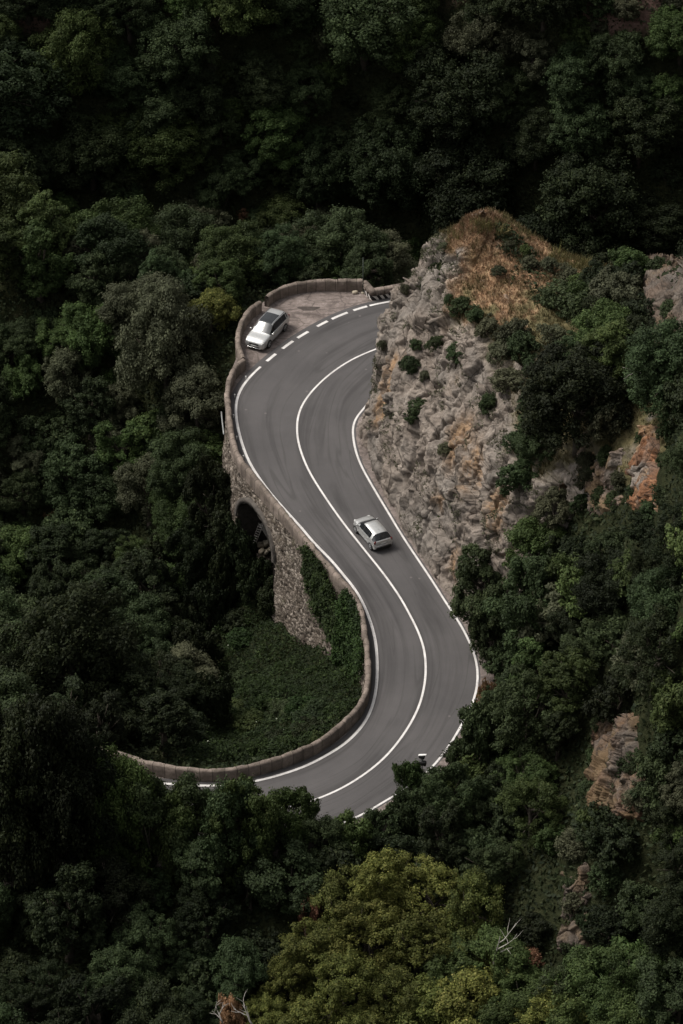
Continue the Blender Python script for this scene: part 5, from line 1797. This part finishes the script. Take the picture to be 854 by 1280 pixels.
# ladder, plank and rubble under the arch
t_, bt_ = P(326.5, 655, -5.0), P(317.0, 680, -7.0)
ld = tag(empty("ladder", bt_), "narrow pale rung ladder leaning in the shadow under the arch", "ladder")
ax_ = Vector(t_ - bt_); sd_ = Vector((0.75, -0.55, 0)).normalized() * .2
for s in (1, -1):
    mb = MB(); mb.tube([sd_ * s - ax_ * .12, sd_ * s + ax_], .03, 6); mb.build("rail", MAT['dead'], ld)
for k in range(9):
    mb = MB(); c_ = ax_ * (k + .5) / 9; mb.tube([c_ - sd_, c_ + sd_], .045, 6); mb.build("rung", MAT['dead'], ld)
mb = MB(); mb.box((0, 0, 0), (.14, .3, (P(327.5, 657, -5.2) - P(338, 675, -6.6)).__abs__().max() * 1.35), (Vector(P(327.5, 657, -5.2) - P(338, 675, -6.6))).to_track_quat('Z', 'Y').to_matrix(), .03)
o = mb.build("plank", MAT['dead']); o.location = 0.5 * (P(327.5, 657, -5.2) + P(338, 675, -6.6)); tag(o, "weathered plank propped against the arch's right side beside the ladder", "plank")
for k, (u_, v_, z_, s_) in enumerate(((326, 681, -7.2, .55), (334, 679, -7.0, .6), (327, 689, -7.5, .5), (333, 690, -7.6, .45), (329, 696, -7.9, .4), (337, 686, -7.3, .35))):
    mb = MB(); mb.box((0, 0, 0), (s_ * 1.0, s_ * .7, s_ * .75), Matrix.Rotation(.5 * k, 3, 'Z') @ Matrix.Rotation(.2 * k, 3, 'X'), .04)
    V = np.array(mb.v); V += .06 * np.stack([fbm(V * 3 + k, 3, 400 + i) for i in range(3)], 1); mb.v = [tuple(x) for x in V]
    o = mb.build("rubble_stone", MAT['pale']); o.location = P(u_, v_, z_)
    tag(o, "pale rubble stone in the small heap at the foot of the arch", "stone", "rubble stones under the arch")
# stub of masonry that carries the heap and the ladder
mb = MB(); c_ = P(330, 694, -8.1); mb.box((0, 0, -2.0), (1.5, 1.0, 4.0), Matrix.Rotation(.4, 3, 'Z'), .06)
V = np.array(mb.v); V += .12 * np.stack([fbm(V * .9, 3, 420 + i) for i in range(3)], 1); mb.v = [tuple(x) for x in V]
o = mb.build("masonry_stub", MAT['masonry']); o.location = c_; tag(o, "broken stub of masonry under the rubble stones in the arch", "masonry")


# dead branches in the foreground
def dead(u_, v_, z_, H, seed, label, lean=(0, 0)):
    r_ = np.random.default_rng(seed)
    g_ = P(u_, v_, z_)
    mb = MB()
    def limb(p, d, ln, rad, lev):
        pts = [Vector(p)]; dd_ = Vector(d).normalized()
        for k in range(4):
            dd_ = (dd_ + Vector(r_.normal(size=3) * .16)).normalized(); pts.append(pts[-1] + dd_ * ln / 4)
        mb.tube(pts, [rad * (1 - .2 * k) for k in range(5)], 6)
        if lev:
            for k in range(3 if lev > 1 else 2):
                limb(pts[1 + k if lev > 1 else 2 + k], dd_ + Vector((r_.normal() * .9, r_.normal() * .4, .15 * r_.normal())), ln * .62, rad * .55, lev - 1)
    limb((0, 0, -1.5), (lean[0], lean[1], 1), H, .075, 2)
    o_ = mb.build("dead_tree", MAT['dead'], None, True); o_.location = g_
    tag(o_, label, "dead tree")


g_ = P(618, 1180, 4); dead(618, 1185, 0.5, 3.0, 4, "bleached bare branches standing out of the green foreground trees", (.2, .1))
dead(316, 1262, 0.0, 1.7, 9, "bleached forked branch in the dark at bottom left", (-.25, .1))
dead(278, 1258, -0.5, 1.3, 12, "thin pale broken twig left of the forked branch at bottom left", (-.5, .1))
dead(830, 470, 25, 3.6, 15, "bare crooked branch on the crag at the right edge", (-.6, -.2))

# ------------------------------------------------------------------ light
SUN = Vector((-0.54, 0.16, 0.82)).normalized()
w = bpy.data.worlds.new("World"); scn.world = w
w.use_nodes = True
nt = w.node_tree
sky = nt.nodes.new("ShaderNodeTexSky")
sky.sky_type = 'NISHITA'; sky.sun_disc = False
sky.sun_elevation = math.asin(SUN.z); sky.sun_rotation = math.atan2(SUN.x, SUN.y)
sky.dust_density = 4.0; sky.air_density = 1.0
hs_ = nt.nodes.new("ShaderNodeHueSaturation"); hs_.inputs["Saturation"].default_value = 0.12      # an overcast sky is nearly grey
nt.links.new(sky.outputs[0], hs_.inputs["Color"])
bg = nt.nodes["Background"]; bg.inputs["Strength"].default_value = 0.125
nt.links.new(hs_.outputs[0], bg.inputs["Color"])
ld_ = bpy.data.lights.new("sun", 'SUN'); ld_.energy = 2.2; ld_.angle = R_(22); ld_.color = (1.0, 0.94, 0.85)
lo = bpy.data.objects.new("sun", ld_); lo.rotation_euler = SUN.to_track_quat('Z', 'Y').to_euler(); lo.location = (-60, 30, 160)
COL.objects.link(lo)

scn.view_settings.view_transform = 'Standard'
scn.view_settings.look = 'None'
scn.view_settings.exposure = 0.35
scn.view_settings.gamma = 1.0
scn.view_settings.use_curve_mapping = False
scn.cycles.max_bounces = 6
scn.cycles.diffuse_bounces = 3
scn.cycles.use_denoising = True
